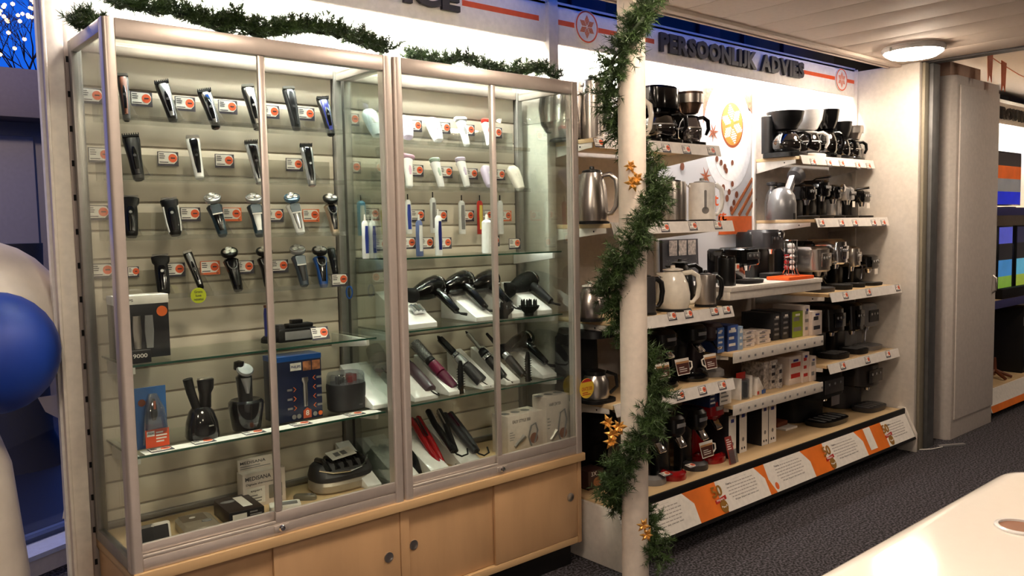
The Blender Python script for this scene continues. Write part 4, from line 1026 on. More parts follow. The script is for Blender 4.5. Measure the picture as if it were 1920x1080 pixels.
# ---- hot air brushes on the third shelf
Zb = .8085
for i, (p0, p1, lab) in enumerate(((700, 752, 'white wedge seen through the side glass beside the roller set'), (778, 822, 'white wedge under the grey plum airstyler'), (842, 872, 'white wedge under the purple round brush'), (905, 932, 'white wedge under the silver curling brush'), (950, 975, 'white wedge under the slim curling iron'), (1018, 1044, 'white wedge under the small folding dryer'))):
    wedge(p0, p1, 2.53, 2.765, Zb, .015, .135, lab)
def styler(tp, bt, label, secs, cat='airstyler', cord=True, yt_=2.745, yb_=2.555, name='airstyler'):
    M, L = pose(tp, bt, yt_, yb_, Vector((0, -.5, 1)))
    t = thing(name, label, cat, M=M, group='hair stylers in the right case')
    for nm, z0, z1, r0, r1, m_ in secs:
        MB().lathe([(r0*.6, z0*L), (r0, z0*L+.003), ((r0+r1)/2*1.04, (z0+z1)/2*L), (r1, z1*L-.003), (r1*.6, z1*L)], n=20).build(nm, m_, t)
    if cord: MB().tube([(0, 0, .002), (.0, -.006, -.02), (.014, -.004, -.035), (.022, .0, -.02)], .003, 6).build('cord', BLACKM, t)
    return t, L
def bristles(t, L, z0, z1, r, n, m_=DARKG):
    mb = MB()
    for k in range(n):
        for j in range(12):
            a = 2*math.pi*(j+.5*(k % 2))/12; z = L*(z0+(z1-z0)*k/(n-1)); c, s_ = math.cos(a), math.sin(a)
            mb.add([(r*c-.0012*s_, r*s_+.0012*c, z-.001), (r*c+.0012*s_, r*s_-.0012*c, z-.001), ((r+.007)*c, (r+.007)*s_, z), (r*c, r*s_, z+.0015)], [(0, 1, 2), (1, 3, 2), (3, 0, 2)])
    mb.build('bristles', m_, t, kind='stuff')
styler((700, 652), (716, 690), 'dark round dryer head seen through the side glass', [('handle', 0, .5, .03, .034, PLUM), ('barrel', .5, 1, .034, .03, DARKG)], yt_=2.74, yb_=2.66)
styler((752, 668), (808, 733), 'grey plum airstyler with a thick handle, first in the row', [('handle', 0, .72, .024, .021, PLUM), ('neck', .72, 1, .018, .012, DARKG)])
t, L = styler((776, 642), (852, 728), 'purple airstyler with a big round bristle brush', [('handle', 0, .32, .02, .023, PURPLE), ('grip', .32, .55, .023, .02, mat('berry', (120, 36, 66), .25, coat=.4)), ('collar', .55, .62, .02, .02, DARKG), ('brush', .62, 1, .02, .021, SILVER)]); bristles(t, L, .65, .97, .0205, 14)
t, L = styler((820, 630), (904, 716), 'silver and black curling brush beside the loose comb', [('handle', 0, .36, .025, .022, DARKG), ('shell', .36, .55, .021, .018, SILVER), ('collar', .55, .62, .017, .016, CHROME), ('barrel', .62, .95, .0155, .014, BLACKG), ('tip', .95, 1, .008, .004, BLACKM)])
t, L = styler((873, 621), (946, 708), 'black curling iron with a slim steel barrel', [('handle', 0, .4, .016, .019, BLACKP), ('ring', .4, .48, .019, .019, CHROME), ('collar', .48, .6, .02, .016, BLACKM), ('barrel', .6, .95, .0095, .0095, STEEL), ('tip', .95, 1, .006, .003, BLACKM)], 'curling iron', name='curling_iron')
t, L = styler((912, 625), (982, 704), 'black styler behind the stile with a narrow nozzle', [('handle', 0, .4, .016, .019, BLACKP), ('collar', .4, .52, .018, .014, SILVER), ('barrel', .52, 1, .011, .006, BLACKM)])
a, b_ = at(976, 640, 2.70), at(1018, 690, 2.56)
dryer(a.x, 2.70, max(a.z, .925), 'small glossy folding hair dryer on the right wedge', BLACKG, 2.56, max(b_.z, .868), rb=.036)
for px, py0, py1, lab in ((864, 660, 722, 'loose black comb attachment left of the silver curling brush'), (990, 660, 716, 'loose black comb attachment leaning at the small dryer')):
    b_ = at(px, py1, 2.535); t = thing('comb_attachment', lab, 'comb', (b_.x, 2.535, Zb)); H_ = at(px, py0, 2.535).z-b_.z
    MB().loft([(0, 0, .0, .012, .009), (0, 0, H_*.8, .011, .008), (0, 0, H_, .006, .005)]).build('spine', BLACKM, t)
    for k in range(9):
        for s_ in (-1, 1): MB().tube([(s_*.009, 0, H_*(.12+.08*k)), (s_*.02, -.002, H_*(.12+.08*k))], [.0022, .0012], 5).build('tooth', BLACKM, t)
# ---- straighteners on the case floor
for i, (p0, p1, lab) in enumerate(((748, 790, 'white wedge on the case floor right of the case post'), (812, 846, 'white wedge under the red straightener'), (868, 905, 'white wedge under the black straightener'))):
    wedge(p0, p1, 2.50, 2.75, Z3, .014, .13, lab)
wedge(690, 716, 2.53, 2.76, Z3, .014, .13, 'white wedge on the case floor seen through the side glass')
def straight(tp, bt, label, body, plate, gap=.0, paddle=False):
    M, L = pose(tp, bt, 2.735, 2.53, Vector((0, -.5, 1)))
    t = thing('hair_straightener', label, 'hair straightener', M=M, group='hair stylers in the right case')
    for s_ in (-1, 1):
        sp = .012+gap
        mb = MB(); mb.tube([(s_*.006, 0, 0), (s_*.013, 0, L*.35), (s_*sp, 0, L*.65), (s_*sp*1.05, 0, L*.97), (s_*sp*1.02, 0, L)], [.011, .013, .013, .012, .006], 12); a_ = mb.build('arm', body, t)
        B(s_*(sp-.009)-.002, s_*(sp-.009)+.002, -.011, .011, L*.6, L*.95).build('plate', plate, a_)
    MB().lathe([(.008, -.004), (.012, 0), (.014, .02), (.01, .03)], n=14).build('hinge', BLACKM, t)
    MB().tube([(0, 0, -.003), (0, -.004, -.02), (.02, 0, -.03), (.05, .0, -.02), (.06, .0, .01)], .0035, 6).build('cord', BLACKM, t)
    return t
straight((776, 782), (833, 880), 'dark red glossy straightener on the case floor', REDP, mat('dark_plate', (52, 30, 30), .3), .004)
straight((812, 768), (852, 846), 'black straightener with wide open arms', BLACKP, mat('ceramic', (150, 140, 130), .3), .012)
straight((838, 774), (893, 846), 'grey and burgundy comb straightener', DARKG, PURPLE, .002)
straight((752, 820), (784, 888), 'black straightener half hidden by the case post', BLACKP, GREY, .0)
for (px, y_, w_, d_, h_, lab, s_) in ((972, 2.565, .195, .10, .16, 'low white hair dryer carton with a swirl picture', 0), (1034, 2.535, .135, .085, .215, 'tall white curler carton behind the low one', 1)):
    t = thing('appliance_carton', lab, 'box', (XP(px, y_, Z3), y_, Z3)); 
    B(-w_/2, w_/2, -d_/2, d_/2, 0, h_).build('carton', BOXW, t, bev=.001); y = -d_/2
    MB().text('EASY STYLE 500' if not s_ else 'HAIR DRYER', -w_*.12, y-.0002, h_*.84, w_*.5, .013).build('lettering', INK, t)
    mb = MB(); cx = w_*.25
    mb.tube([(cx-.02, y-.001, .02), (cx-.035, y-.001, .06), (cx-.02, y-.001, h_*.65), (cx+.005, y-.001, h_*.7), (cx+.015, y-.001, h_*.5), (cx-.002, y-.001, .03)], .004, 6); mb.build('swirl_picture', GREY, t)
    MB().disc((cx-.004, y-.0002, .05), .022, .0008, 20).build('head_picture', mat('picture_skin', (150, 100, 76), .5), t)
    dv = MB(); dv.tube([(-w_*.32, y-.001, .03), (-w_*.05, y-.001, .065)], [.008, .013], 8); dv.build('device_picture', STEEL, t)
    MB().lines(-w_*.45, -w_*.3, y, h_*.35, h_*.6, 4, .25).build('print', GREY, t)
    for k in range(3): MB().lathe([(.02, h_+.0002), (.001, h_+.0006)], (-.07+.055*k, 0, 0), 16).build('print_circle', GREY, t)

# ================================================================ POSTER BEHIND THE COFFEE SHELVES
PY = 2.8045
ps = thing('coffee_poster', 'large poster of a coffee cup with star foam on a white saucer', 'poster', (B0+.43, PY, 1.1))
def pxz(px, py): q = at(px, py, PY); return q.x-(B0+.43), q.z-1.1
B(-.43, .43, -.001, .001, 0, 1.0).build('sheet', mat('poster_ground', (206, 206, 210), .5, var=.06, scale=3), ps)
BEAN = mat('poster_beans', (150, 84, 62), .5, var=.7, scale=55)
for pts in (((1318, 165), (1345, 165), (1352, 178), (1330, 205), (1318, 232)), ((1372, 172), (1414, 172), (1414, 222), (1405, 205), (1390, 185))):
    MB().prism([pxz(*p_) for p_ in pts][::-1], -.0018, -.0011, 'y').build('bean_field', BEAN, ps)
def ell(px, py, rx, rz, y0, y1, m_, nm, n=40):
    c = pxz(px, py)
    return MB().prism([(c[0]+rx*math.cos(2*math.pi*i/n), c[1]+rz*math.sin(2*math.pi*i/n)) for i in range(n)], y1, y0, 'y').build(nm, m_, ps)
ell(1365, 255, .235, .31, -.0012, -.0020, mat('poster_saucer', (240, 240, 244), .4), 'saucer')
ell(1368, 262, .175, .235, -.0021, -.0026, mat('poster_cup', (248, 248, 250), .35), 'cup')
ell(1372, 235, .108, .128, -.0027, -.0031, mat('poster_rim', (150, 70, 30), .5), 'cup_rim')
ell(1372, 233, .100, .12, -.0032, -.0036, mat('poster_coffee', (222, 142, 60), .4, var=.25, scale=12), 'coffee')
c = pxz(1372, 233)
for k in range(6):
    a = R(90+60*k+14); q = (c[0]+.058*math.cos(a), c[1]+.07*math.sin(a)); L, W = .042, .03
    ax, ay = (math.cos(a), math.sin(a)), (-math.sin(a), math.cos(a)); mb = MB()
    for s_ in range(-3, 4):
        w2 = W*(1-abs(s_)/4.2); o1 = (q[0]+ax[0]*L*s_/3.4, q[1]+ax[1]*L*s_/3.4)
        mb.prism([(o1[0]+ay[0]*w2-ax[0]*.004, o1[1]+ay[1]*w2-ax[1]*.004), (o1[0]+ay[0]*w2+ax[0]*.004, o1[1]+ay[1]*w2+ax[1]*.004), (o1[0]-ay[0]*w2+ax[0]*.004, o1[1]-ay[1]*w2+ax[1]*.004), (o1[0]-ay[0]*w2-ax[0]*.004, o1[1]-ay[1]*w2-ax[1]*.004)][::-1], -.0042, -.0037, 'y')
    mb.build('foam_star', PAPER, ps)
for px, py, r_ in ((1278, 312, .022), (1343, 298, .018), (1351, 305, .017), (1358, 313, .018), (1372, 305, .015), (1361, 320, .016), (1355, 352, .02), (1372, 345, .017), (1366, 360, .018), (1362, 372, .02), (1375, 380, .018), (1380, 365, .02), (1370, 392, .018)):
    ell(px, py, r_*.8, r_, -.0043, -.0049, BROWN, 'bean', 14)
for px, py in ((1322, 331), (1336, 248)):
    cc = pxz(px, py)
    for k in range(7):
        a = R(k*51+10); MB().prism([(cc[0]+.055*math.cos(a), cc[1]+.055*math.sin(a)), (cc[0]+.018*math.cos(a-.35), cc[1]+.018*math.sin(a-.35)), (cc[0]+.004*math.cos(a+3), cc[1]+.004*math.sin(a+3)), (cc[0]+.018*math.cos(a+.35), cc[1]+.018*math.sin(a+.35))], -.005, -.0043, 'y').build('anise_point', mat('anise', (150, 74, 36), .5), ps)
for p0, p1 in (((1370, 402), (1410, 335)), ((1384, 404), (1414, 350)), ((1398, 404), (1416, 372))):
    q0, q1 = pxz(*p0), pxz(*p1); mb = MB(); mb.tube([(q0[0], -.0055, q0[1]), (q1[0], -.0055, q1[1])], .012, 8)
    mb.v = [(x, -.0046+(y+.0055)*.08, z) for x, y, z in mb.v]; mb.build('cinnamon_stick', mat('cinnamon', (166, 92, 48), .5, var=.3, scale=60), ps)
q0, q1 = pxz(1346, 440), pxz(1413, 405)
B(min(q0[0], q1[0]), min(.43, q1[0]), -.0058, -.0052, q0[1], q1[1]).build('orange_field', ORANGE, ps)
for s_, px, py, h_ in (('st', 1337, 376, .06), ('ft', 1352, 404, .06)):
    q = pxz(px, py); MB().text(s_, q[0], -.0052, q[1], .09, h_).build('lettering', mat('poster_orange_ink', (222, 90, 30), .5), ps)

# ================================================================ KETTLES AND COFFEE MAKERS
RT = Vector((.76, -.65, 0))
def kettle(px, y, z, r, h, body, label, hmat=BLACKP, shape=0, spout=True, hang=-40, lidm=None, gauge=False, wire=None):
    t = thing('kettle', label, 'kettle', (XP(px, y, z), y, z), R(hang), 'kettles on the left shelves')
    # local +x = handle side
    prof = {0: [(.001, 0), (r*.98, 0), (r, .004), (r*.97, h*.3), (r*.88, h*.62), (r*.74, h*.86), (r*.66, h*.94), (r*.3, h*.965), (.001, h*.97)],
            1: [(.001, 0), (r*.9, 0), (r*1.0, h*.12), (r*1.02, h*.35), (r*.9, h*.62), (r*.66, h*.84), (r*.5, h*.93), (r*.2, h*.96), (.001, h*.965)],
            2: [(.001, 0), (r, 0), (r, h*.5), (r*.97, h*.9), (r*.94, h*.955), (r*.3, h*.96), (.001, h*.96)]}[shape]
    MB().lathe([(r_, z_+.012) for r_, z_ in prof], n=32).build('body', body, t)
    MB().lathe([(.001, 0), (r*1.06, 0), (r*1.06, .008), (r*.9, .0118), (.001, .0118)], n=32).build('base', BLACKM, t)
    MB().lathe([(r*.62, h*.95+.013), (r*.6, h*.985+.012), (r*.3, h+.014), (.012, h+.014), (.01, h+.026), (.001, h+.028)], n=24).build('lid', lidm or hmat, t)
    k = prof[-4][0]
    MB().tube([(k*.75, 0, h*.93), (r*1.15, 0, h*.96), (r*1.52, 0, h*.86), (r*1.62, 0, h*.62), (r*1.5, 0, h*.34), (r*1.22, 0, h*.2), (r*.94, 0, h*.2)], [.011, .012, .0125, .012, .011, .010, .010], 12).build('handle', hmat, t)
    if spout: MB().prism([(-k*.6, h*.80), (-r*1.05, h*.92), (-r*1.08, h*.97), (-k*.5, h*.97)], -r*.22, r*.22, 'y').build('spout', body, t, bev=.003)
    if gauge:
        mb = MB(); mb.M = Matrix.Rotation(R(-hang-38), 4, 'Z')
        mb.prism(corner(-.006, .006, h*.32, h*.82, .005, 3), -r*1.0, -r*.86, 'y'); mb.disc((0, -r*.86, h*.3), .017, r*.14, 18); mb.build('water_gauge', GREY, t)
    return t
def brewer(x0, x1, yf, yb, z, h, label, body=BLACKP, top=None, accent=None, carafe=CARAFE, chan=BLACKG, funnel=True, group='filter coffee makers'):
    cx, w_, d_ = (x0+x1)/2, x1-x0, yb-yf
    t = thing('coffee_maker', label, 'coffee maker', (cx, yb, z), group=group)
    top = top or body; yc = -d_+w_*.50; r = w_*.43
    MB().loft([(0, -d_*.5, 0, w_*.5, d_*.5, 4), (0, -d_*.5, h*.09, w_*.5, d_*.5, 4), (0, -d_*.5, h*.105, w_*.46, d_*.47, 4)], 28).build('base', body, t)
    MB().loft([(0, -d_*.17, h*.1, w_*.46, d_*.165, 5), (0, -d_*.18, h*.6, w_*.47, d_*.18, 5), (0, -d_*.2, h*.9, w_*.49, d_*.2, 5), (0, -d_*.2, h*.92, w_*.47, d_*.19, 5)], 24).build('tower', body, t)
    if funnel: MB().lathe([(r*.55, h*.60), (r*.7, h*.62), (r*1.02, h*.80), (r*1.12, h*.96), (r*1.14, h), (r*1.0, h), (r*.9, h*.97), (.001, h*.97)], (0, yc, 0), 28).build('filter_basket', top, t)
    else: MB().loft([(0, yc*.9, h*.62, w_*.46, d_*.36, 3.5), (0, yc*.85, h*.72, w_*.49, d_*.4, 3.5), (0, yc*.8, h*.96, w_*.5, d_*.42, 3.5), (0, yc*.8, h, w_*.46, d_*.38, 3.5)], 28).build('filter_basket', top, t)
    MB().lathe([(r*.9, h*.108), (r*.92, h*.118), (.001, h*.119)], (0, yc, 0), 24).build('hotplate', CHROME if accent is STEEL else BLACKM, t)
    cf = MB().lathe([(.001, h*.12), (r*.82, h*.122), (r*.98, h*.2), (r, h*.32), (r*.86, h*.46), (r*.66, h*.54)], (0, yc, 0), 28).build('carafe', carafe, t)
    MB().lathe([(r*.68, h*.535), (r*.7, h*.565), (r*.4, h*.585), (.001, h*.587)], (0, yc, 0), 24).build('carafe_lid', chan, cf)
    MB().lathe([(r*1.005, h*.34), (r*1.02, h*.345), (r*1.0, h*.365), (r*.99, h*.365)], (0, yc, 0), 24).build('carafe_band', accent or chan, cf)
    a = R(-50); u = Vector((math.cos(a), math.sin(a), 0))
    P_ = [Vector((0, yc, h*.53))+u*r*.62, Vector((0, yc, h*.545))+u*r*1.1, Vector((0, yc, h*.48))+u*r*1.45, Vector((0, yc, h*.33))+u*r*1.5, Vector((0, yc, h*.22))+u*r*1.3]
    MB().tube(P_, [.009, .010, .011, .010, .007], 10).build('carafe_handle', chan, cf)
    if accent: MB().lathe([(r*1.1, h*.80), (r*1.135, h*.80), (r*1.17, h*.955), (r*1.15, h*.957)], (0, yc, 0), 28).build('steel_band', accent, t) if funnel else None
    B(-.004, .004, -d_*.62, -d_*.5, h*.03, h*.07).build('switch', REDM, t)
    return t
def xr(p0, p1, y, z):
    a, b_ = XP(p0, y, z), XP(p1, y, z); o = max(0, b_-5.17)
    return a-o, b_-o
z = 1.8155
a, b_ = xr(1232, 1284, 2.46, z)
brewer(a, b_, 2.435, 2.70, z, .275, 'large black coffee maker with a big glass jug on the top left shelf', BLACKG, accent=SILVER, funnel=False)
a, b_ = xr(1291, 1325, 2.46, z)
brewer(a, b_, 2.44, 2.66, z, .265, 'slim coffee maker with a brown steel filter basket beside the large one', BLACKG, mat('bronze_steel', (150, 122, 104), .25, .9), STEEL)
kettle(1180, 2.52, z, .062, .2, CREAMP, 'cream kettle behind the column on the top left shelf', CREAMP, 1)
kettle(1060, 2.60, z, .065, .22, STEEL, 'steel kettle with thin black handle at the left end of the top shelf', BLACKP, 0, hang=150)
kettle(1108, 2.56, z, .055, .26, STEEL, 'tall narrow steel jug behind the upper garland', BLACKP, 2, hang=0)
z = 1.4555
kettle(1111, 2.44, z, .068, .215, STEEL, 'brushed steel kettle left of the column on the second shelf', STEEL, 0, hang=-60, lidm=BLACKP)
kettle(1262, 2.45, z, .062, .185, STEEL, 'tall brushed steel kettle left of the white one', BLACKP, 2, hang=150)
kettle(1316, 2.45, z, .064, .185, WHITEP, 'white kettle with a thermometer shaped water gauge', WHITEP, 2, hang=-35, gauge=True, lidm=GREY)
z = 1.0455
kettle(1108, 2.44, z, .06, .14, STEEL, 'squat steel kettle with pale handle left of the column', CREAMP, 1, hang=60)
kettle(1208, 2.42, z, .052, .165, DARKG, 'dark grey kettle right beside the column', BLACKP, 2, hang=-35)
kettle(1262, 2.43, z, .078, .185, CREAMP, 'round glossy cream kettle on the third shelf', CREAMP, 1, hang=-35)
kettle(1323, 2.43, z, .05, .15, STEEL, 'small steel kettle with black handle right of the cream kettle', BLACKP, 2, hang=-35)
kettle(1275, 2.62, z, .07, .2, BLACKP, 'black kettle behind the round cream kettle', BLACKP, 1, hang=-35)
# filter coffee makers on the top right shelf
z = 1.8205
for p0, p1, yf, yb, h_, lab, bo, tp, ac in ((1470, 1508, 2.535, 2.75, .235, 'black coffee maker with grey scale strip at the left of the top right shelf', BLACKP, None, None),
        (1511, 1541, 2.54, 2.74, .255, 'white coffee maker with white jug handle', WHITEP, WHITEP, None),
        (1545, 1569, 2.535, 2.76, .27, 'tall glossy black coffee maker in the middle of the top right shelf', BLACKG, BLACKG, None),
        (1573, 1590, 2.54, 2.74, .215, 'small black coffee maker left of the steel one', BLACKP, None, None),
        (1595, 1613, 2.54, 2.73, .2, 'small coffee maker with a steel funnel at the right end', BLACKP, STEEL, STEEL)):
    a, b_ = xr(p0, p1, yf+.05, z)
    brewer(a, b_, yf, yb, z, h_*1.12, lab, bo, tp, ac, chan=WHITEP if bo is WHITEP else BLACKG)
cbl = tag(MB().tube([(4.40, 2.70, 1.86), (4.37, 2.66, 1.83), (4.335, 2.62, 1.824)], .003, 6).build('power_cord', BLACKM), 'thin black cord at the left end of the top right shelf', 'cord')

# ================================================================ ESPRESSO AND CAPSULE MACHINES
def machine(x0, x1, yf, yb, z, h, label, body=BLACKP, face=BLACKG, tray=BLACKM, head=.42, knob=None, tank=None, spout=CHROME, sticker=None, lever=False, steam=False, name='espresso_machine', cat='espresso machine', rnd=4, group='espresso and capsule machines'):
    cx, w_, d_ = (x0+x1)/2, x1-x0, yb-yf
    t = thing(name, label, cat, (cx, yb, z), group=group)
    MB().loft([(0, -d_*.28, 0, w_*.48, d_*.27, rnd), (0, -d_*.28, .006, w_*.5, d_*.28, rnd), (0, -d_*.28, h*.9, w_*.5, d_*.28, rnd), (0, -d_*.28, h*.96, w_*.46, d_*.25, rnd)], 28).build('body', body, t)
    MB().loft([(0, -d_*.58, h*(1-head), w_*.42, d_*.3, rnd), (0, -d_*.58, h*(1-head)+.01, w_*.46, d_*.32, rnd), (0, -d_*.56, h*.94, w_*.46, d_*.32, rnd), (0, -d_*.54, h, w_*.4, d_*.27, rnd)], 28).build('head', face, t)
    tr_ = MB().loft([(0, -d_*.78, 0, w_*.44, d_*.21, 3), (0, -d_*.78, h*.09, w_*.46, d_*.22, 3), (0, -d_*.78, h*.1, w_*.42, d_*.2, 3)], 24).build('drip_tray', tray, t)
    gr = MB()
    for k in range(5): gr.box(-w_*.36+k*w_*.16, -w_*.36+k*w_*.16+w_*.07, -d_*.92, -d_*.66, h*.1, h*.105)
    gr.build('grid', SILVER, tr_)
    MB().lathe([(.014, h*(1-head)-.028), (.018, h*(1-head)-.012), (.022, h*(1-head)), (.01, h*(1-head)+.004)], (0, -d_*.74, 0), 16).build('spout', spout, t)
    B(-w_*.3, w_*.3, -d_*.905, -d_*.885, h*(1-head)+.03, h*.86).build('control_panel', face if face is not body else DARKG, t, bev=.002)
    for k in range(3): MB().disc((-w_*.18+w_*.18*k, -d_*.906, h*(1-head*.45)), .008, .003, 12).build('button', SILVER, t)
    if knob:
        mb = MB(); mb.M = Matrix.Translation((w_*.1, -d_*.9, h*(1-head*.25))) @ Matrix.Rotation(R(90), 4, 'X'); mb.lathe([(.02, 0), (.024, .008), (.022, .02), (.001, .024)], n=20).build('knob', knob, t)
    if tank: MB().loft([(0, -d_*.06, .02, w_*.4, d_*.1, 3), (0, -d_*.06, h*1.06, w_*.42, d_*.1, 3)], 20).build('water_tank', tank, t)
    if sticker: B(-w_*.12, w_*.14, -d_*.912, -d_*.907, h*.36, h*.54).build('sticker', sticker, t)
    if lever: MB().tube([(0, -d_*.5, h*1.0), (0, -d_*.62, h*1.06), (.0, -d_*.95, h*1.09)], [.008, .007, .008], 10).build('lever', CHROME, t)
    if steam: MB().tube([(w_*.38, -d_*.8, h*.62), (w_*.42, -d_*.9, h*.5), (w_*.42, -d_*.88, h*.2)], .005, 8).build('steam_pipe', CHROME, t)
    return t
# thick middle shelf
z = 1.1357
a, b_ = xr(1392, 1432, 2.42, z); machine(a, b_, 2.39, 2.66, z, .185, 'glossy black capsule machine with a rounded top on the thick white shelf', BLACKG, BLACKG, BLACKM, .5, group='espresso and capsule machines')
a, b_ = xr(1350, 1375, 2.44, z)
t = thing('milk_frother', 'black cylinder milk frother with a price sticker left of the capsule machine', 'milk frother', ((a+b_)/2, 2.44, z))
MB().lathe([(.001, 0), (.044, 0), (.045, .005), (.043, .06), (.045, .13), (.043, .138), (.001, .14)], n=28).build('body', BLACKP, t); MB().lathe([(.043, .1405), (.04, .15), (.001, .152)], n=24).build('lid', BLACKG, t)
B(.006, .036, -.049, -.046, .075, .11).build('sticker', PAPER, t); MB().disc((.024, -.0492, .094), .011, .001, 14).build('sticker_dot', ORANGED, t)
a, b_ = xr(1425, 1458, 2.60, z); machine(a, b_, 2.52, 2.78, z, .27, 'tall black capsule machine with a big chrome knob behind the rounded one', BLACKP, DARKG, BLACKM, .4, knob=CHROME, steam=True)
t = thing('orange_tray', 'flat orange display tray under the capsule rack', 'tray', (XP(1482, 2.43, z), 2.43, z))
MB().prism(corner(-.13, .13, -.07, .07, .01, 4), 0, .018, 'z').build('tray', mat('tray_orange', (232, 92, 30), .4), t, bev=.002)
t = thing('capsule_rack', 'chrome wire capsule rack filled with white capsules', 'capsule rack', (XP(1482, 2.44, z), 2.44, z+.0185))
for r_, zz in ((.04, .003), (.036, .19), (.036, .1)): MB().tube([(r_*math.cos(R(a_)), r_*math.sin(R(a_)), zz+.003) for a_ in range(0, 361, 15)], .0025, 6).build('hoop', CHROME, t)
for k in range(8): a_ = R(45*k); MB().tube([(.048*math.cos(a_), .048*math.sin(a_), .003), (.034*math.cos(a_), .034*math.sin(a_), .035), (.036*math.cos(a_), .036*math.sin(a_), .193)], .0022, 6).build('wire', CHROME, t)
for k in range(5):
    for m_, dx, dy in ((WHITEP, -.004, -.012), (REDP, -.016, .014) if k < 3 else (WHITEP, .014, .012)):
        MB().lathe([(.001, 0), (.010, .003), (.0145, .011), (.0145, .017), (.009, .026), (.001, .028)], (dx, dy, .03+.030*k), 14).build('capsule', m_, t)
# second right shelf
z = 1.4605
t = thing('citrus_juicer', 'silver dome juicer with a raised lever arm', 'juicer', (XP(1466, 2.52, z), 2.52, z))
MB().lathe([(.001, 0), (.073, 0), (.077, .006), (.077, .09), (.068, .135), (.045, .168), (.02, .178), (.001, .18)], n=36).build('dome', mat('silver_grey', (150, 150, 152), .3, .6), t)
MB().prism([(.03, .14), (.065, .13), (.13, .235), (.10, .25)], -.018, .018, 'y').build('arm', SILVER, t, bev=.004)
mb = MB(); mb.M = Matrix.Translation((.125, 0, .235)) @ Matrix.Rotation(R(62), 4, 'Y'); mb.lathe([(.02, -.012), (.045, 0), (.052, .035), (.048, .036), (.04, .005), (.001, .0)], n=24).build('press_cup', DARKG, t)
B(-.008, .008, -.079, -.074, .0, .035).build('notch', BLACKM, t)
for k, (px, y_) in enumerate(((1447, 2.70), (1462, 2.74))):
    t = thing('glass_bottle', ('left' if k == 0 else 'right')+' clear stoppered bottle behind the silver juicer', 'bottle', (XP(px, y_, z), y_, z))
    MB().lathe([(.001, 0), (.04, 0), (.042, .1), (.03, .16), (.018, .18), (.018, .2)], n=24).build('body', CLEARP, t); MB().lathe([(.02, .2005), (.03, .205), (.03, .22), (.001, .225)], n=20).build('stopper', DARKG, t)
for p0, p1, yf, yb, h_, lab, kw in ((1507, 1532, 2.46, 2.72, .2, 'black espresso machine right of the silver juicer', dict(head=.45)),
        (1539, 1558, 2.47, 2.74, .23, 'black capsule machine with a glass tank and chrome lever', dict(tank=CLEARP, lever=True)),
        (1564, 1579, 2.47, 2.76, .205, 'narrow black capsule machine with a chrome spout arm', dict(lever=False, knob=CHROME)),
        (1586, 1604, 2.47, 2.72, .195, 'grey capsule machine with a domed silver head and white sticker', dict(body=SILVER, face=SILVER, sticker=PAPER, rnd=3)),
        (1612, 1632, 2.46, 2.70, .175, 'small black capsule machine with a wide tray and white sticker', dict(sticker=PAPER, lever=True))):
    a, b_ = xr(p0, p1, yf+.04, z); machine(a, b_, yf, yb, z, h_, lab, **kw)
# third right shelf
z = 1.0425
for p0, p1, yf, yb, h_, lab, kw in ((1533, 1562, 2.38, 2.72, .26, 'steel fronted espresso machine with a steel cup column', dict(body=BLACKP, face=STEEL, tray=DARKG, spout=STEEL, head=.55)),
        (1573, 1594, 2.38, 2.76, .30, 'black and chrome espresso machine with a kettle shaped tank', dict(body=BLACKG, face=CHROME, steam=True, head=.5)),
        (1602, 1616, 2.40, 2.74, .25, 'slim steel espresso machine with a bent steam pipe', dict(body=BLACKP, face=STEEL, steam=True, head=.5)),
        (1627, 1650, 2.40, 2.70, .19, 'square black capsule machine with a white label at the right end', dict(sticker=PAPER, head=.45))):
    a, b_ = xr(p0, p1, yf+.04, z); machine(a, b_, yf, yb, z, h_, lab, **kw)
# fourth right shelf and the deck below it
z = .6385
for p0, p1, yf, yb, h_, lab, kw in ((1558, 1590, 2.38, 2.74, .31, 'black bean machine with a chrome outlet on the lowest right shelf', dict(head=.5, knob=None)),
        (1600, 1624, 2.38, 2.74, .31, 'black bean machine with chrome buttons, second on the lowest right shelf', dict(head=.55, steam=True)),
        (1634, 1662, 2.40, 2.72, .29, 'grey steel pad machine at the right end of the lowest right shelf', dict(body=GREY, face=GREY, tray=GREY, head=.5))):
    a, b_ = xr(p0, p1, yf+.04, z); machine(a, b_, yf, yb, z, h_, lab, **kw)
z = .2625
a, b_ = xr(1535, 1592, 2.40, z); machine(a, b_, 2.36, 2.76, z, .31, 'large black bean machine with a steel display on the deck', BLACKM, BLACKM, BLACKP, .5, knob=None, sticker=STEEL)
a, b_ = xr(1618, 1658, 2.42, z); machine(a, b_, 2.36, 2.72, z, .30, 'dark grey rounded pad machine at the right end of the deck', DARKG, mat('gunmetal', (72, 68, 66), .25, .5), DARKG, .5, sticker=None, rnd=2.4)

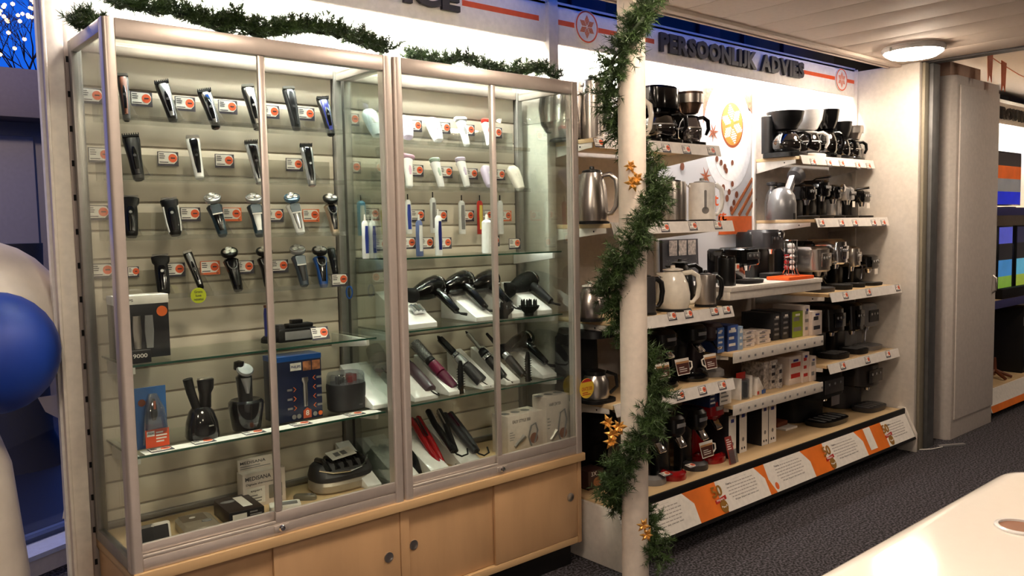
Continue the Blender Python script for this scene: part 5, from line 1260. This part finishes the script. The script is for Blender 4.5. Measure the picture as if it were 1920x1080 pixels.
# ================================================================ PAD MACHINES AND CUP CARDS ON THE LEFT
def padmachine(px, y, z, h, label, body, foot, w_=.085):
    x = XP(px, y, z)
    t = thing('pad_coffee_machine', label, 'coffee machine', (x, y, z), group='pad coffee machines')
    MB().lathe([(.001, 0), (w_*.97, 0), (w_, .008), (w_*.96, .028), (w_*.7, .038), (.001, .04)], n=32, sy=.95).build('foot', foot, t)
    MB().lathe([(w_*.62, .0385), (w_*.64, .044), (.001, .045)], n=28).build('drip_grid', CHROME, t)
    MB().loft([(0, w_*1.15, 0, w_*.8, w_*.55, 3), (0, w_*1.2, h*.4, w_*.72, w_*.5, 3), (0, w_*1.1, h*.75, w_*.76, w_*.6, 3), (0, w_*.7, h*.9, w_*.8, w_*.9, 3), (0, w_*.6, h*.98, w_*.7, w_*.8, 3), (0, w_*.6, h, w_*.5, w_*.6, 3)], 28).build('column', body, t)
    MB().loft([(0, -.01, h*.66, w_*.5, w_*.45, 3), (0, -.005, h*.72, w_*.74, w_*.7, 3), (0, 0, h*.92, w_*.76, w_*.74, 3), (0, .005, h*.98, w_*.6, w_*.6, 3)], 28).build('head', body, t)
    MB().prism([(-.012, h*.645), (-.05, h*.52), (-.062, h*.50), (-.066, h*.53), (-.034, h*.655)], -.022, .022, 'x').build('spout', CHROME, t, bev=.002)
    B(-.03, .03, -w_*.78, -w_*.7, h*.8, h*.86).build('badge', SILVER, t, bev=.001)
    return t
def cupcard(px, py, y, z, label, s_=1., lean=12):
    p = at(px, py, y); t = thing('cup_card', label, 'card', M=Matrix.Translation((p.x, y, z)) @ Matrix.Rotation(R(-lean), 4, 'X'), group='printed cup cards')
    w_, h_ = .052*s_, .08*s_
    MB().prism([(-w_*.85, .004), (w_*.85, .004), (w_, h_), (-w_, h_)], -.0015, .0, 'y').build('card', PAPER, t)
    MB().prism([(-w_*.8, .008), (w_*.8, .008), (w_*.92, h_*.78), (-w_*.92, h_*.78)], -.0022, -.0016, 'y').build('coffee_print', mat('dark_coffee', (78, 34, 26), .5), t)
    MB().prism([(-w_*.9, h_*.72), (w_*.9, h_*.72), (w_*.94, h_*.84), (-w_*.94, h_*.84)], -.003, -.0023, 'y').build('foam_print', mat('foam_tan', (190, 140, 92), .5), t)
    MB().lines(-w_*.6, w_*.6, -.0023, h_*.2, h_*.55, 3, .35).build('print', PAPER, t)
    for sx in ((1,) if s_ >= 1 else (-1,)):
        mb = MB(); mb.tube([(sx*w_*.95, 0, h_*.78), (sx*w_*1.35, 0, h_*.72), (sx*w_*1.3, 0, h_*.4), (sx*w_*.9, 0, h_*.25)], .004, 6); mb.build('handle', PAPER, t)
    return t
z = .6925
padmachine(1240, 2.46, z, .27, 'black pad machine behind the garland on the fourth left shelf', BLACKP, BLACKG)
padmachine(1297, 2.46, z, .275, 'black pad machine with a chrome spout in the middle of the fourth left shelf', BLACKP, BLACKG)
padmachine(1331, 2.46, z, .27, 'grey footed pad machine at the right of the fourth left shelf', mat('mauve_black', (58, 46, 50), .35), GREY, .074)
cupcard(1246, 710, 2.385, z+.047, 'brown coffee cup card nearest the garland on the fourth left shelf', .95)
cupcard(1283, 705, 2.385, z+.047, 'brown coffee cup card in the middle of the fourth left shelf', 1.0)
cupcard(1335, 700, 2.385, z+.047, 'brown coffee cup card at the right of the fourth left shelf', .96)
t = thing('thermos_coffee_maker', 'black coffee maker with a steel thermos jug left of the column', 'coffee maker', (XP(1112, 2.46, z), 2.46, z))
MB().loft([(0, .1, 0, .085, .08, 4), (0, .1, .27, .08, .075, 4), (0, .04, .28, .08, .13, 4), (0, .04, .31, .075, .12, 4)], 24).build('tower', BLACKM, t)
MB().loft([(0, 0, 0, .08, .085, 4), (0, 0, .014, .08, .085, 4)], 24).build('base', BLACKM, t)
MB().lathe([(.001, .015), (.058, .015), (.06, .03), (.058, .09), (.045, .115)], (0, -.015, 0), 28).build('jug', STEEL, t); MB().lathe([(.046, .1155), (.045, .132), (.02, .14), (.001, .14)], (0, -.015, 0), 24).build('jug_lid', BLACKP, t)
MB().tube([(.045, -.04, .125), (.08, -.06, .11), (.085, -.065, .06), (.058, -.045, .03)], .008, 10).build('jug_handle', BLACKP, t)
p = at(1100, 728, 2.382)
t = thing('round_sticker', 'yellow and red round sticker reading GRATIS 300 on the thermos coffee maker', 'sticker', p)
MB().disc((0, 0, 0), .042, .001, 32).build('disc', YELLOW, t); MB().text('GRATIS 300', 0, -.0011, -.002, .062, .016).build('lettering', INKR, t)
rd = MB().prism([(.041*math.cos(R(a_)), .041*math.sin(R(a_))) for a_ in range(40, 141, 10)], -.0016, -.001, 'y').build('red_cap', INKR, t); MB().lines(-.026, .026, -.001, -.03, -.014, 2, .4).build('print', INKR, t)
z = .2625
padmachine(1224, 2.42, z, .30, 'grey footed pad machine just right of the column on the deck', BLACKP, GREY, .064)
padmachine(1262, 2.40, z, .31, 'black pad machine with a glossy red foot on the deck', BLACKP, REDP, .066)
padmachine(1304, 2.42, z, .30, 'black pad machine with a dark foot on the deck', BLACKP, DARKG, .064)
padmachine(1330, 2.46, z, .33, 'red bodied pad machine behind its cup card on the deck', REDP, REDP, .085)
cupcard(1328, 862, 2.385, z+.047, 'brown coffee cup card in front of the red pad machine', 1.0)
for px, lab in ((1252, 'price card lying on the red foot'), (1300, 'price card lying on the dark foot')):
    price_card(Matrix.Translation((XP(px, 2.35, .31), 2.362, z+.047)) @ Matrix.Rotation(R(-80), 4, 'X'), lab+' of a pad machine', 'strip', group='price cards on the coffee shelves')
t = thing('pad_coffee_machine', 'rounded black pad machine left of the column on the deck', 'coffee machine', (XP(1126, 2.7, z), 2.71, z))
MB().loft([(0, 0, 0, .1, .09, 2.4), (0, 0, .03, .1, .09, 2.4), (0, .03, .06, .07, .05, 2.4), (0, .03, .14, .08, .06, 2.4), (0, 0, .2, .1, .1, 2.2), (0, 0, .28, .085, .085, 2.2), (0, 0, .31, .04, .04, 2)], 28).build('body', BLACKM, t); B(-.03, .03, -.098, -.09, .03, .05).build('tray', DARKG, t, bev=.002)
t = thing('coffee_pad_box', 'dark box marked 3X low between the cabinet and the garland', 'box', (XP(1106, 2.58, z), 2.58, z))
B(-.05, .05, -.04, .04, 0, .085).build('carton', mat('box_umber', (66, 44, 40), .5), t, bev=.001); MB().text('3X', -.014, -.0402, .07, .035, .02).build('lettering', PAPER, t); MB().disc((.01, -.0402, .03), .022, .0008, 18, 1.3).build('picture', mat('picture_tan', (170, 112, 70), .5), t)

# ================================================================ BOXES IN THE MIDDLE BAY
def carton(px0, px1, y, z, h, d, label, m_=BOXB, front=None, text=None, lid=None, group='boxed accessories', cat='box', marks=0, markm=PAPER, tilt=0):
    a, b_ = XP(px0, y, z), XP(px1, y, z)
    t = thing('accessory_box', label, cat, ((a+b_)/2, y, z), R(tilt), group); w_ = b_-a
    B(-w_/2, w_/2, 0, d, 0, h).build('carton', m_, t, bev=.001)
    if front: B(-w_/2+.001, w_/2-.001, -.0008, -.0001, .001, h-.001).build('front_print', front, t)
    if marks: MB().lines(-w_*.38, w_*.38, -.0009, h*.12, h*.9, marks, .4, seed=int(px0)).build('print', markm, t)
    B(-w_*.2, w_*.2, -.0016, -.0009, h*.82, h*.9).build('brand_mark', NAVY if front is PAPER or m_ is BOXW else PAPER, t)
    return t
z = .8105
LB = mat('pale_blue', (150, 176, 206), .5)
carton(1345, 1358, 2.40, z, .125, .22, 'left blue filter box on the upper accessory shelf', BOXN, mat('blue_print', (70, 110, 180), .4), marks=4)
carton(1364, 1384, 2.39, z, .13, .22, 'blue filter box with a white water bottle picture', BOXN, mat('blue_print2', (60, 90, 160), .4, var=.4, scale=20), marks=3)
carton(1386, 1393, 2.38, z, .12, .15, 'thin pale blue carton beside the blue filter boxes', LB, None, marks=3, markm=PAPER)
for k in range(4): carton(1397, 1415+(k % 2)*2, 2.40+.004*(k % 2), z+.0005+.021*k, .02, .12, ['bottom', 'second', 'third', 'top'][k]+' small white carton in the left stack on the upper accessory shelf', BOXW, None, marks=1, markm=GREY)
for k in range(3): carton(1421, 1445-(k % 2)*2, 2.42, z+.0005+.023*k, .022, .12, ['bottom', 'middle', 'top'][k]+' small white carton in the right stack on the upper accessory shelf', BOXW, None, marks=1, markm=GREY)
GB = mat('charcoal_box', (44, 44, 48), .45)
carton(1450, 1464, 2.44, z, .145, .2, 'first charcoal box on the upper accessory shelf', GB, None, marks=4, markm=GREY)
carton(1467, 1481, 2.43, z, .15, .2, 'second charcoal box, left of the green one', GB, None, marks=4, markm=GREY)
carton(1485, 1505, 2.42, z, .145, .2, 'green and grey box with a white machine picture', GB, BOXG, marks=2, markm=GREY)
carton(1508, 1518, 2.41, z, .17, .2, 'tall slim white box on the upper accessory shelf', BOXW, None, marks=3, markm=GREY)
carton(1523, 1541, 2.39, z, .135, .2, 'white box with two dark hearts at the right end', BOXW, None, marks=2, markm=INK)
z = .5495
carton(1330, 1345, 2.40, z, .08, .2, 'first low blue and white box on the lower accessory shelf', BOXN, None, marks=3)
carton(1349, 1371, 2.39, z, .08, .2, 'second low blue and white box on the lower accessory shelf', BOXN, PAPER, marks=3, markm=GREY)
t = thing('round_blister', 'clear tube pack with a red hang card', 'package', (XP(1390, 2.42, z), 2.42, z))
MB().lathe([(.001, 0), (.04, 0), (.04, .1), (.001, .1)], n=24).build('tube', CLEARP, t); MB().lathe([(.001, .004), (.03, .005), (.03, .08), (.001, .082)], n=20).build('contents', BLACKM, t); B(-.045, .03, -.004, .002, .1005, .135).build('hang_card', REDM, t, bev=.001)
B(-.055, -.042, -.03, .03, .0, .11).build('side_card', PAPER, t, bev=.001); B(.042, .055, -.03, .03, .0, .115).build('side_card', PAPER, t, bev=.001)
t = thing('white_packet', 'tilted white packet with blue and red corners', 'package', (XP(1424, 2.40, z), 2.40, z), R(10))
MB().prism([(-.03, 0), (.03, 0), (.055, .03), (-.01, .095), (-.03, .09)], 0, .05, 'y').build('packet', PAPER, t, bev=.001); B(.03, .07, -.005, .0, .0, .02).build('blue_corner', BLUEP, t); B(-.028, -.01, -.003, -.0002, .006, .022).build('red_corner', REDM, t)
MOT = mat('mottled_box', (190, 182, 176), .5, var=.6, scale=70)
carton(1432, 1441, 2.45, z, .15, .14, 'left mottled grey hang box on the lower accessory shelf', MOT, None)
carton(1445, 1458, 2.44, z, .155, .14, 'wide mottled grey box with dark patches', MOT, None, marks=3, markm=INK)
carton(1460, 1467, 2.42, z, .13, .14, 'narrow mottled grey box in front', MOT, None, marks=2, markm=INK)
carton(1480, 1503, 2.42, z, .155, .18, 'wide cream box with a red top edge', BOXW, None, marks=2, markm=REDM)
carton(1505, 1517, 2.41, z, .17, .16, 'tall cream box with a brush picture', BOXW, None, marks=3, markm=REDM)
carton(1520, 1530, 2.40, z, .14, .16, 'small white box at the right end of the lower accessory shelf', BOXW, None, marks=2, markm=GREY)
z = .2625
for p0, p1, y_, h_, lab in ((1366, 1380, 2.40, .22, 'black carton with white front, first in the row on the deck'), (1386, 1400, 2.42, .225, 'black carton with white front, second in the row on the deck'), (1428, 1440, 2.42, .225, 'black carton with white front, third in the row on the deck'), (1441, 1455, 2.42, .22, 'black carton with white front at the right of the row on the deck')):
    t = carton(p0, p1, y_, z, h_, .22, lab, BOXB, PAPER, group='black and white cartons on the deck')
    w_ = XP(p1, y_, z)-XP(p0, y_, z); MB().disc((0, -.0009, .07), .011, .001, 14, .8).build('capsule_picture', GREY, t)
    for s_ in (-1, 1): MB().disc((s_*.011, -.0009, .024), .007, .001, 10, .8).build('heart', INK, t)
t = thing('leaflet_holder', 'small clear holder with a red leaflet on the deck', 'leaflet', (XP(1375, 2.335, z), 2.335, z))
mb = MB(); mb.M = Matrix.Rotation(R(-14), 4, 'X'); mb.box(-.026, .026, 0, .003, .0, .135); mb.build('leaflet', mat('leaflet_red', (158, 60, 52), .5), t)
mb = MB(); mb.M = Matrix.Rotation(R(-14), 4, 'X'); mb.box(-.03, .03, -.012, -.009, .004, .07); mb.build('holder', CLEARP, t); mb = MB(); mb.M = Matrix.Rotation(R(-14), 4, 'X'); mb.lines(-.02, .02, -.0001, .07, .125, 5); mb.build('print', PAPER, t)
t = thing('tamper_tin', 'small dark tin on a white tray at the back of the deck', 'tin', (XP(1470, 2.55, z), 2.55, z))
B(-.06, .06, -.05, .05, 0, .012).build('tray', PAPER, t, bev=.002); B(-.07, .04, .0, .07, .0125, .04).build('tin', BROWN, t, bev=.004)
# hanging display in the left bay
t = thing('pegboard_display', 'dark grey dotted accessory board with three small hanging cards', 'display board', (XP(1290, 2.72, 1.07), 2.76, 1.0463))
PB = .155
mb = MB(); mb.prism([(-PB, 0), (PB, 0), (PB*.9, .32), (-PB*1.05, .32)], 0, .02, 'y'); mb.build('board', mat('board_grey', (74, 72, 76), .5), t)
dt = MB()
for i in range(14):
    for j in range(11): dt.disc((-PB*.8+i*PB*1.6/13, -.0001, .03+j*.018), .0022, .0006, 6)
dt.build('perforations', GREY, t, kind='stuff')
for k in range(3): B(-.12+.08*k, -.12+.08*k+.066, -.012, -.010, .235, .315).build('hanging_card', mat('card_print', (196, 184, 176), .5, var=.5, scale=60), t)
for k in range(3):
    MB().tube([(-.1+.07*k, -.0005, .21), (-.1+.07*k, -.06, .215)], .0018, 6).build('hook', CHROME, t)

# ================================================================ GARLANDS
def needles(path, rad, per_m, mb, seed=1, flat=None):
    rr = random.Random(seed)
    for i in range(len(path)-1):
        a, b_ = path[i], path[i+1]; n = max(1, round((b_-a).length*per_m)); d = (b_-a).normalized()
        for k in range(n):
            c = a.lerp(b_, rr.random())
            u = Vector((rr.gauss(0, 1), rr.gauss(0, 1), rr.gauss(0, 1))); u = (u-d*u.dot(d)*.55).normalized()
            if flat is not None and u.z < -.15: u.z = -u.z
            L = rad*rr.uniform(.55, 1.15); tip = c+u*L
            for q in range(34):
                f = rr.uniform(.15, 1.05); p = c.lerp(tip, f)
                v = Vector((rr.gauss(0, 1), rr.gauss(0, 1), rr.gauss(0, 1))).normalized(); v = (v+u*.9).normalized()*rr.uniform(.018, .034)
                s_ = v.cross(Vector((rr.random()-.5, rr.random()-.5, rr.random()-.5))).normalized()*.0019
                if flat is not None and (p+v).z < flat: continue
                mb.add([p-s_, p+s_, p+v], [(0, 1, 2)])
    return mb
def poinsettia(parent, c, r, nrm, m_=GOLD, seed=0):
    rr = random.Random(seed); M = frame(nrm, Vector((.3, .2, 1))); M.translation = c
    for k in range(6):
        a = R(60*k+rr.uniform(-10, 10)); l_ = r*rr.uniform(.8, 1.1); mb = MB(); mb.M = M @ Matrix.Rotation(a, 4, 'Z')
        mb.add([(0, 0, .002), (l_*.45, -l_*.24, .006), (l_, 0, -.004), (l_*.45, l_*.24, .006), (l_*.5, 0, .012), (0, 0, -.002), (l_*.5, 0, .008)],
               [(0, 1, 4), (1, 2, 4), (2, 3, 4), (3, 0, 4), (5, 6, 1), (1, 6, 2), (2, 6, 3), (3, 6, 5)])
        mb.build('petal', m_, parent, smooth=0)
left_, behind = Vector((-.76, .65, 0)), Vector((.651, .759, 0))
g1 = thing('pine_garland', 'green pine garland with gold flowers spiralling around the column', 'garland', (2.395, 2.085, 0))
path = []
for k in range(121):
    z = 2.34-(2.34-.17)*k/120
    ph = R((1.97-z)/(1.97-1.216)*360 if z > 1.216 else 360+(1.216-z)/(1.216-.42)*360 if z > .42 else 720+(.42-z)/.25*215)
    rad = .088+.014*math.sin(k*.9)
    if z > 2.2: rad = .075
    path.append(left_*math.cos(ph)*rad + behind*math.sin(ph)*rad + Vector((0, 0, z)))
MB().tube(path, .007, 6).build('core', STEMM, g1)
needles(path, .072, 470, MB(), 3).build('needles', GREEN, g1, smooth=0, kind='stuff')
for (px, py, dpt, s_) in ((1182, 312, -.09, .03), (1186, 345, -.10, .034), (1194, 335, -.1, .03), (1140, 792, -.15, .03), (1150, 815, -.17, .036), (1160, 800, -.17, .032), (1146, 828, -.17, .03), (1212, 1003, -.1, .03), (1206, 985, -.1, .028)):
    D = 3.14+dpt; q = Vector((0, 0, CAMZ))+ray(px, py)*D
    poinsettia(g1, q-Vector((2.395, 2.085, 0)), s_, Vector((-.55, -.75, .2)), seed=px)
def top_garland(pts, label, seed, rad, dens):
    P_ = []
    for px, py, y_ in pts: P_.append(at(px, py, y_))
    Q = []
    for i in range(len(P_)-1):
        for k in range(6): Q.append(P_[i].lerp(P_[i+1], k/6)+Vector((0, random.uniform(-.01, .01), random.uniform(-.006, .006))))
    for q in Q: q.z = max(q.z, ZT+.012)
    o = Q[0].copy(); Q = [q-o for q in Q]
    t = thing('pine_garland', label, 'garland', o)
    MB().tube(Q, .007, 6).build('core', STEMM, t)
    needles(Q, rad, dens, MB(), seed, ZT+.003-o.z).build('needles', GREEN, t, smooth=0, kind='stuff')
top_garland([(140, 52, 2.70), (165, 46, 2.66), (190, 56, 2.60)], 'short dark pine sprig at the left end of the glass case top', 11, .06, 480)
top_garland([(215, 12, 2.62), (270, 18, 2.62), (340, 28, 2.60), (375, 44, 2.58), (420, 56, 2.56), (445, 42, 2.56), (475, 66, 2.54), (520, 64, 2.54), (575, 56, 2.54), (620, 62, 2.54), (665, 78, 2.54), (700, 92, 2.54), (732, 100, 2.54)], 'long dark pine garland lying on the left glass case', 12, .06, 400)
top_garland([(762, 106, 2.6), (790, 112, 2.6), (812, 118, 2.6), (840, 118, 2.58), (868, 112, 2.58), (900, 126, 2.56), (935, 134, 2.56), (985, 136, 2.56), (1015, 132, 2.56), (1050, 146, 2.55)], 'sparse pine garland lying on the right glass case', 13, .048, 220)

# ================================================================ INFLATABLE FIGURE AT THE WINDOW
INW = mat('inflatable_white', (226, 216, 204), .55, bump=.25, scale=14); INB = mat('inflatable_blue', (20, 58, 156), .5, bump=.2, scale=12)
c0 = at(-20, 700, 2.95)
inf = thing('inflatable_figure', 'large white and blue inflatable figure standing before the window', 'inflatable', (c0.x-.12, 2.95, 0))
def sph(c, rx, ry, rz, n=28, k=14):
    return MB().loft([(c[0], c[1], c[2]+rz*math.sin(R(-88+176*i/k)), rx*math.cos(R(-88+176*i/k)), ry*math.cos(R(-88+176*i/k)), 2) for i in range(k+1)], n)
O_ = Vector((c0.x-.12, 2.95, 0))
def lc(px, py, y): return at(px, py, y)-O_
q = lc(-40, 615, 3.02); sph(q, .255, .26, .275).build('upper_body', INW, inf)
q = lc(-12, 662, 2.80); sph(q, .175, .17, .18).build('mitten', INB, inf)
q = lc(-70, 1000, 2.95); MB().loft([(q.x, q.y, .02, .13, .13, 2), (q.x, q.y, .1, .165, .165, 2), (q.x, q.y, .4, .17, .17, 2), (q.x, q.y, .75, .14, .14, 2), (q.x, q.y, .95, .08, .08, 2)], 28).build('lower_body', INW, inf)
q0, q1, q2 = lc(85, 772, 2.98), lc(120, 738, 2.98), lc(121, 790, 2.98)
MB().prism([(q0.x, q0.z), (q2.x, q2.z), (q1.x, q1.z), (q0.x-.02, q0.z+.05)], 2.975-O_.y, 2.98-O_.y, 'y').build('flap', INW, inf)
tag(MB().prism([(at(a_, b_, 2.885).x, at(a_, b_, 2.885).z) for a_, b_ in ((117, 972), (158, 966), (152, 850), (133, 856))], 2.8805, 2.884, 'y').build('white_sheet', PAPER), 'white paper sheet fixed to the back of the shelving upright', 'paper')

# ================================================================ TELEVISION CORNER BEYOND THE LOCKER
struct(B(6.35, 9.9, 2.80, 2.85, 0, 2.5).build('wall_tv', WALLW), 'white back wall of the television corner')
t, o = fascia(6.4, 9.6, 'white fascia with dark letters above the televisions')
letters(t, 'VERTROUWD', 7.25-o, 8.35-o, .085, .10)
for x0, lab in ((6.6, 'fluorescent tube above the televisions'),):
    tt_ = thing('fluorescent_tube', lab, 'light', (x0, 2.72, 2.30), group='tubes behind the fascias'); B(-.02, 2.8, -.025, .025, .012, .038).build('batten', WHITE, tt_, bev=.002); MB().tube([(0, 0, 0), (2.78, 0, 0)], .013, 12).build('tube', TUBEM, tt_)
lamp(7.0, .9, 'added unseen round lamp lighting the locker front', 2.62)  # unseen lamp, added here to brighten the locker front
SCR = {}
def tv(x0, x1, y, z0, z1, label, bands):
    t = thing('television', label, 'television', ((x0+x1)/2, y, z0)); w_ = (x1-x0)/2
    B(-w_, w_, 0, .04, .02, z1-z0).build('housing', BLACKP, t, bev=.003)
    n = len(bands)
    for k, c_ in enumerate(bands):
        m_ = mat('screen_%d_%d_%d' % c_, c_, .3, emit=c_, estr=.45, var=.3, scale=6); m_.cycles.emission_sampling = 'NONE'
        h_ = (z1-z0-.04)/n; B(-w_+.012, w_-.012, -.002, -.0003, .03+h_*(n-1-k), .03+h_*(n-k)).build('screen_image', m_, t)
    B(-w_*.4, w_*.4, -.02, .06, 0, .012).build('foot', BLACKP, t, bev=.002)
for zz, yy, lab in ((1.52, 2.30, 'upper shelf of the television corner'), (.84, 2.26, 'lower shelf of the television corner')):
    t = thing('wall_shelf', lab, 'shelf', (6.45, yy, zz)); B(0, 3.1, 0, 2.8-yy, -.025, 0).build('board', DECK, t, bev=.002); B(0, 3.1, -.014, -.0005, -.055, .004).build('price_strip', mat('strip_navy', (60, 60, 110), .4), t, bev=.001)
tv(6.96, 7.47, 2.40, 1.521, 1.96, 'television with an orange and blue picture on the upper shelf', [(46, 40, 38), (190, 84, 30), (120, 118, 116), (20, 40, 190)])
tv(6.90, 7.20, 2.36, .8405, 1.385, 'left television with a blue and green landscape', [(80, 86, 190), (14, 14, 20), (60, 130, 190), (120, 160, 60)])
tv(7.28, 7.9, 2.36, .8405, 1.385, 'right television with a landscape picture', [(30, 30, 60), (14, 14, 20), (90, 170, 200), (150, 170, 60)])
t = thing('soundbar', 'long black soundbar on the lower television shelf', 'soundbar', (7.15, 2.30, .8405)); B(-.4, .4, -.03, .03, 0, .075).build('bar', BLACKM, t, bev=.006); MB().disc((.28, -.0305, .03), .006, .001, 10).build('light', PAPER, t)
t = thing('subwoofer', 'tall black speaker under the television shelf', 'speaker', (7.42, 2.45, .2105)); B(-.13, .13, -.15, .15, 0, .52).build('cabinet', BLACKM, t, bev=.005); B(-.125, .125, -.157, -.1505, .38, .45).build('band', GREY, t, bev=.001); B(-.125, .125, -.154, -.1505, .02, .37).build('grille', BLACKP, t, bev=.001)
t = thing('base_shelf', 'low deck of the television corner with slanted promo strip', 'shelf', (7.9, 2.5, 0))
B(-1.5, 1.6, -.24, .30, .185, .21).build('deck', DECK, t, bev=.002); B(-1.5, 1.6, -.1, .30, 0, .184).build('plinth', BLACKM, t)
mb = MB().prism([(-.245, .2), (-.30, .05), (-.295, .05), (-.24, .2)], -1.5, 1.6, 'x'); mb.build('promo_board', PAPER, t)
MB().prism([(-.284, .093), (-.3005, .048), (-.3015, .048), (-.2855, .0935)], -1.49, 1.59, 'x').build('orange_band', PORG, t)
t = thing('wooden_star', 'brown wooden foot star on the television deck', 'ornament', (6.95, 2.38, .2105))
for k in range(5): a_ = R(72*k+20); MB().tube([(0, 0, .06), (.12*math.cos(a_), .12*math.sin(a_), .012)], [.016, .012], 6).build('leg', BROWN, t)
MB().tube([(0, 0, .055), (0, 0, .16)], [.016, .008], 8).build('stem', BROWN, t)
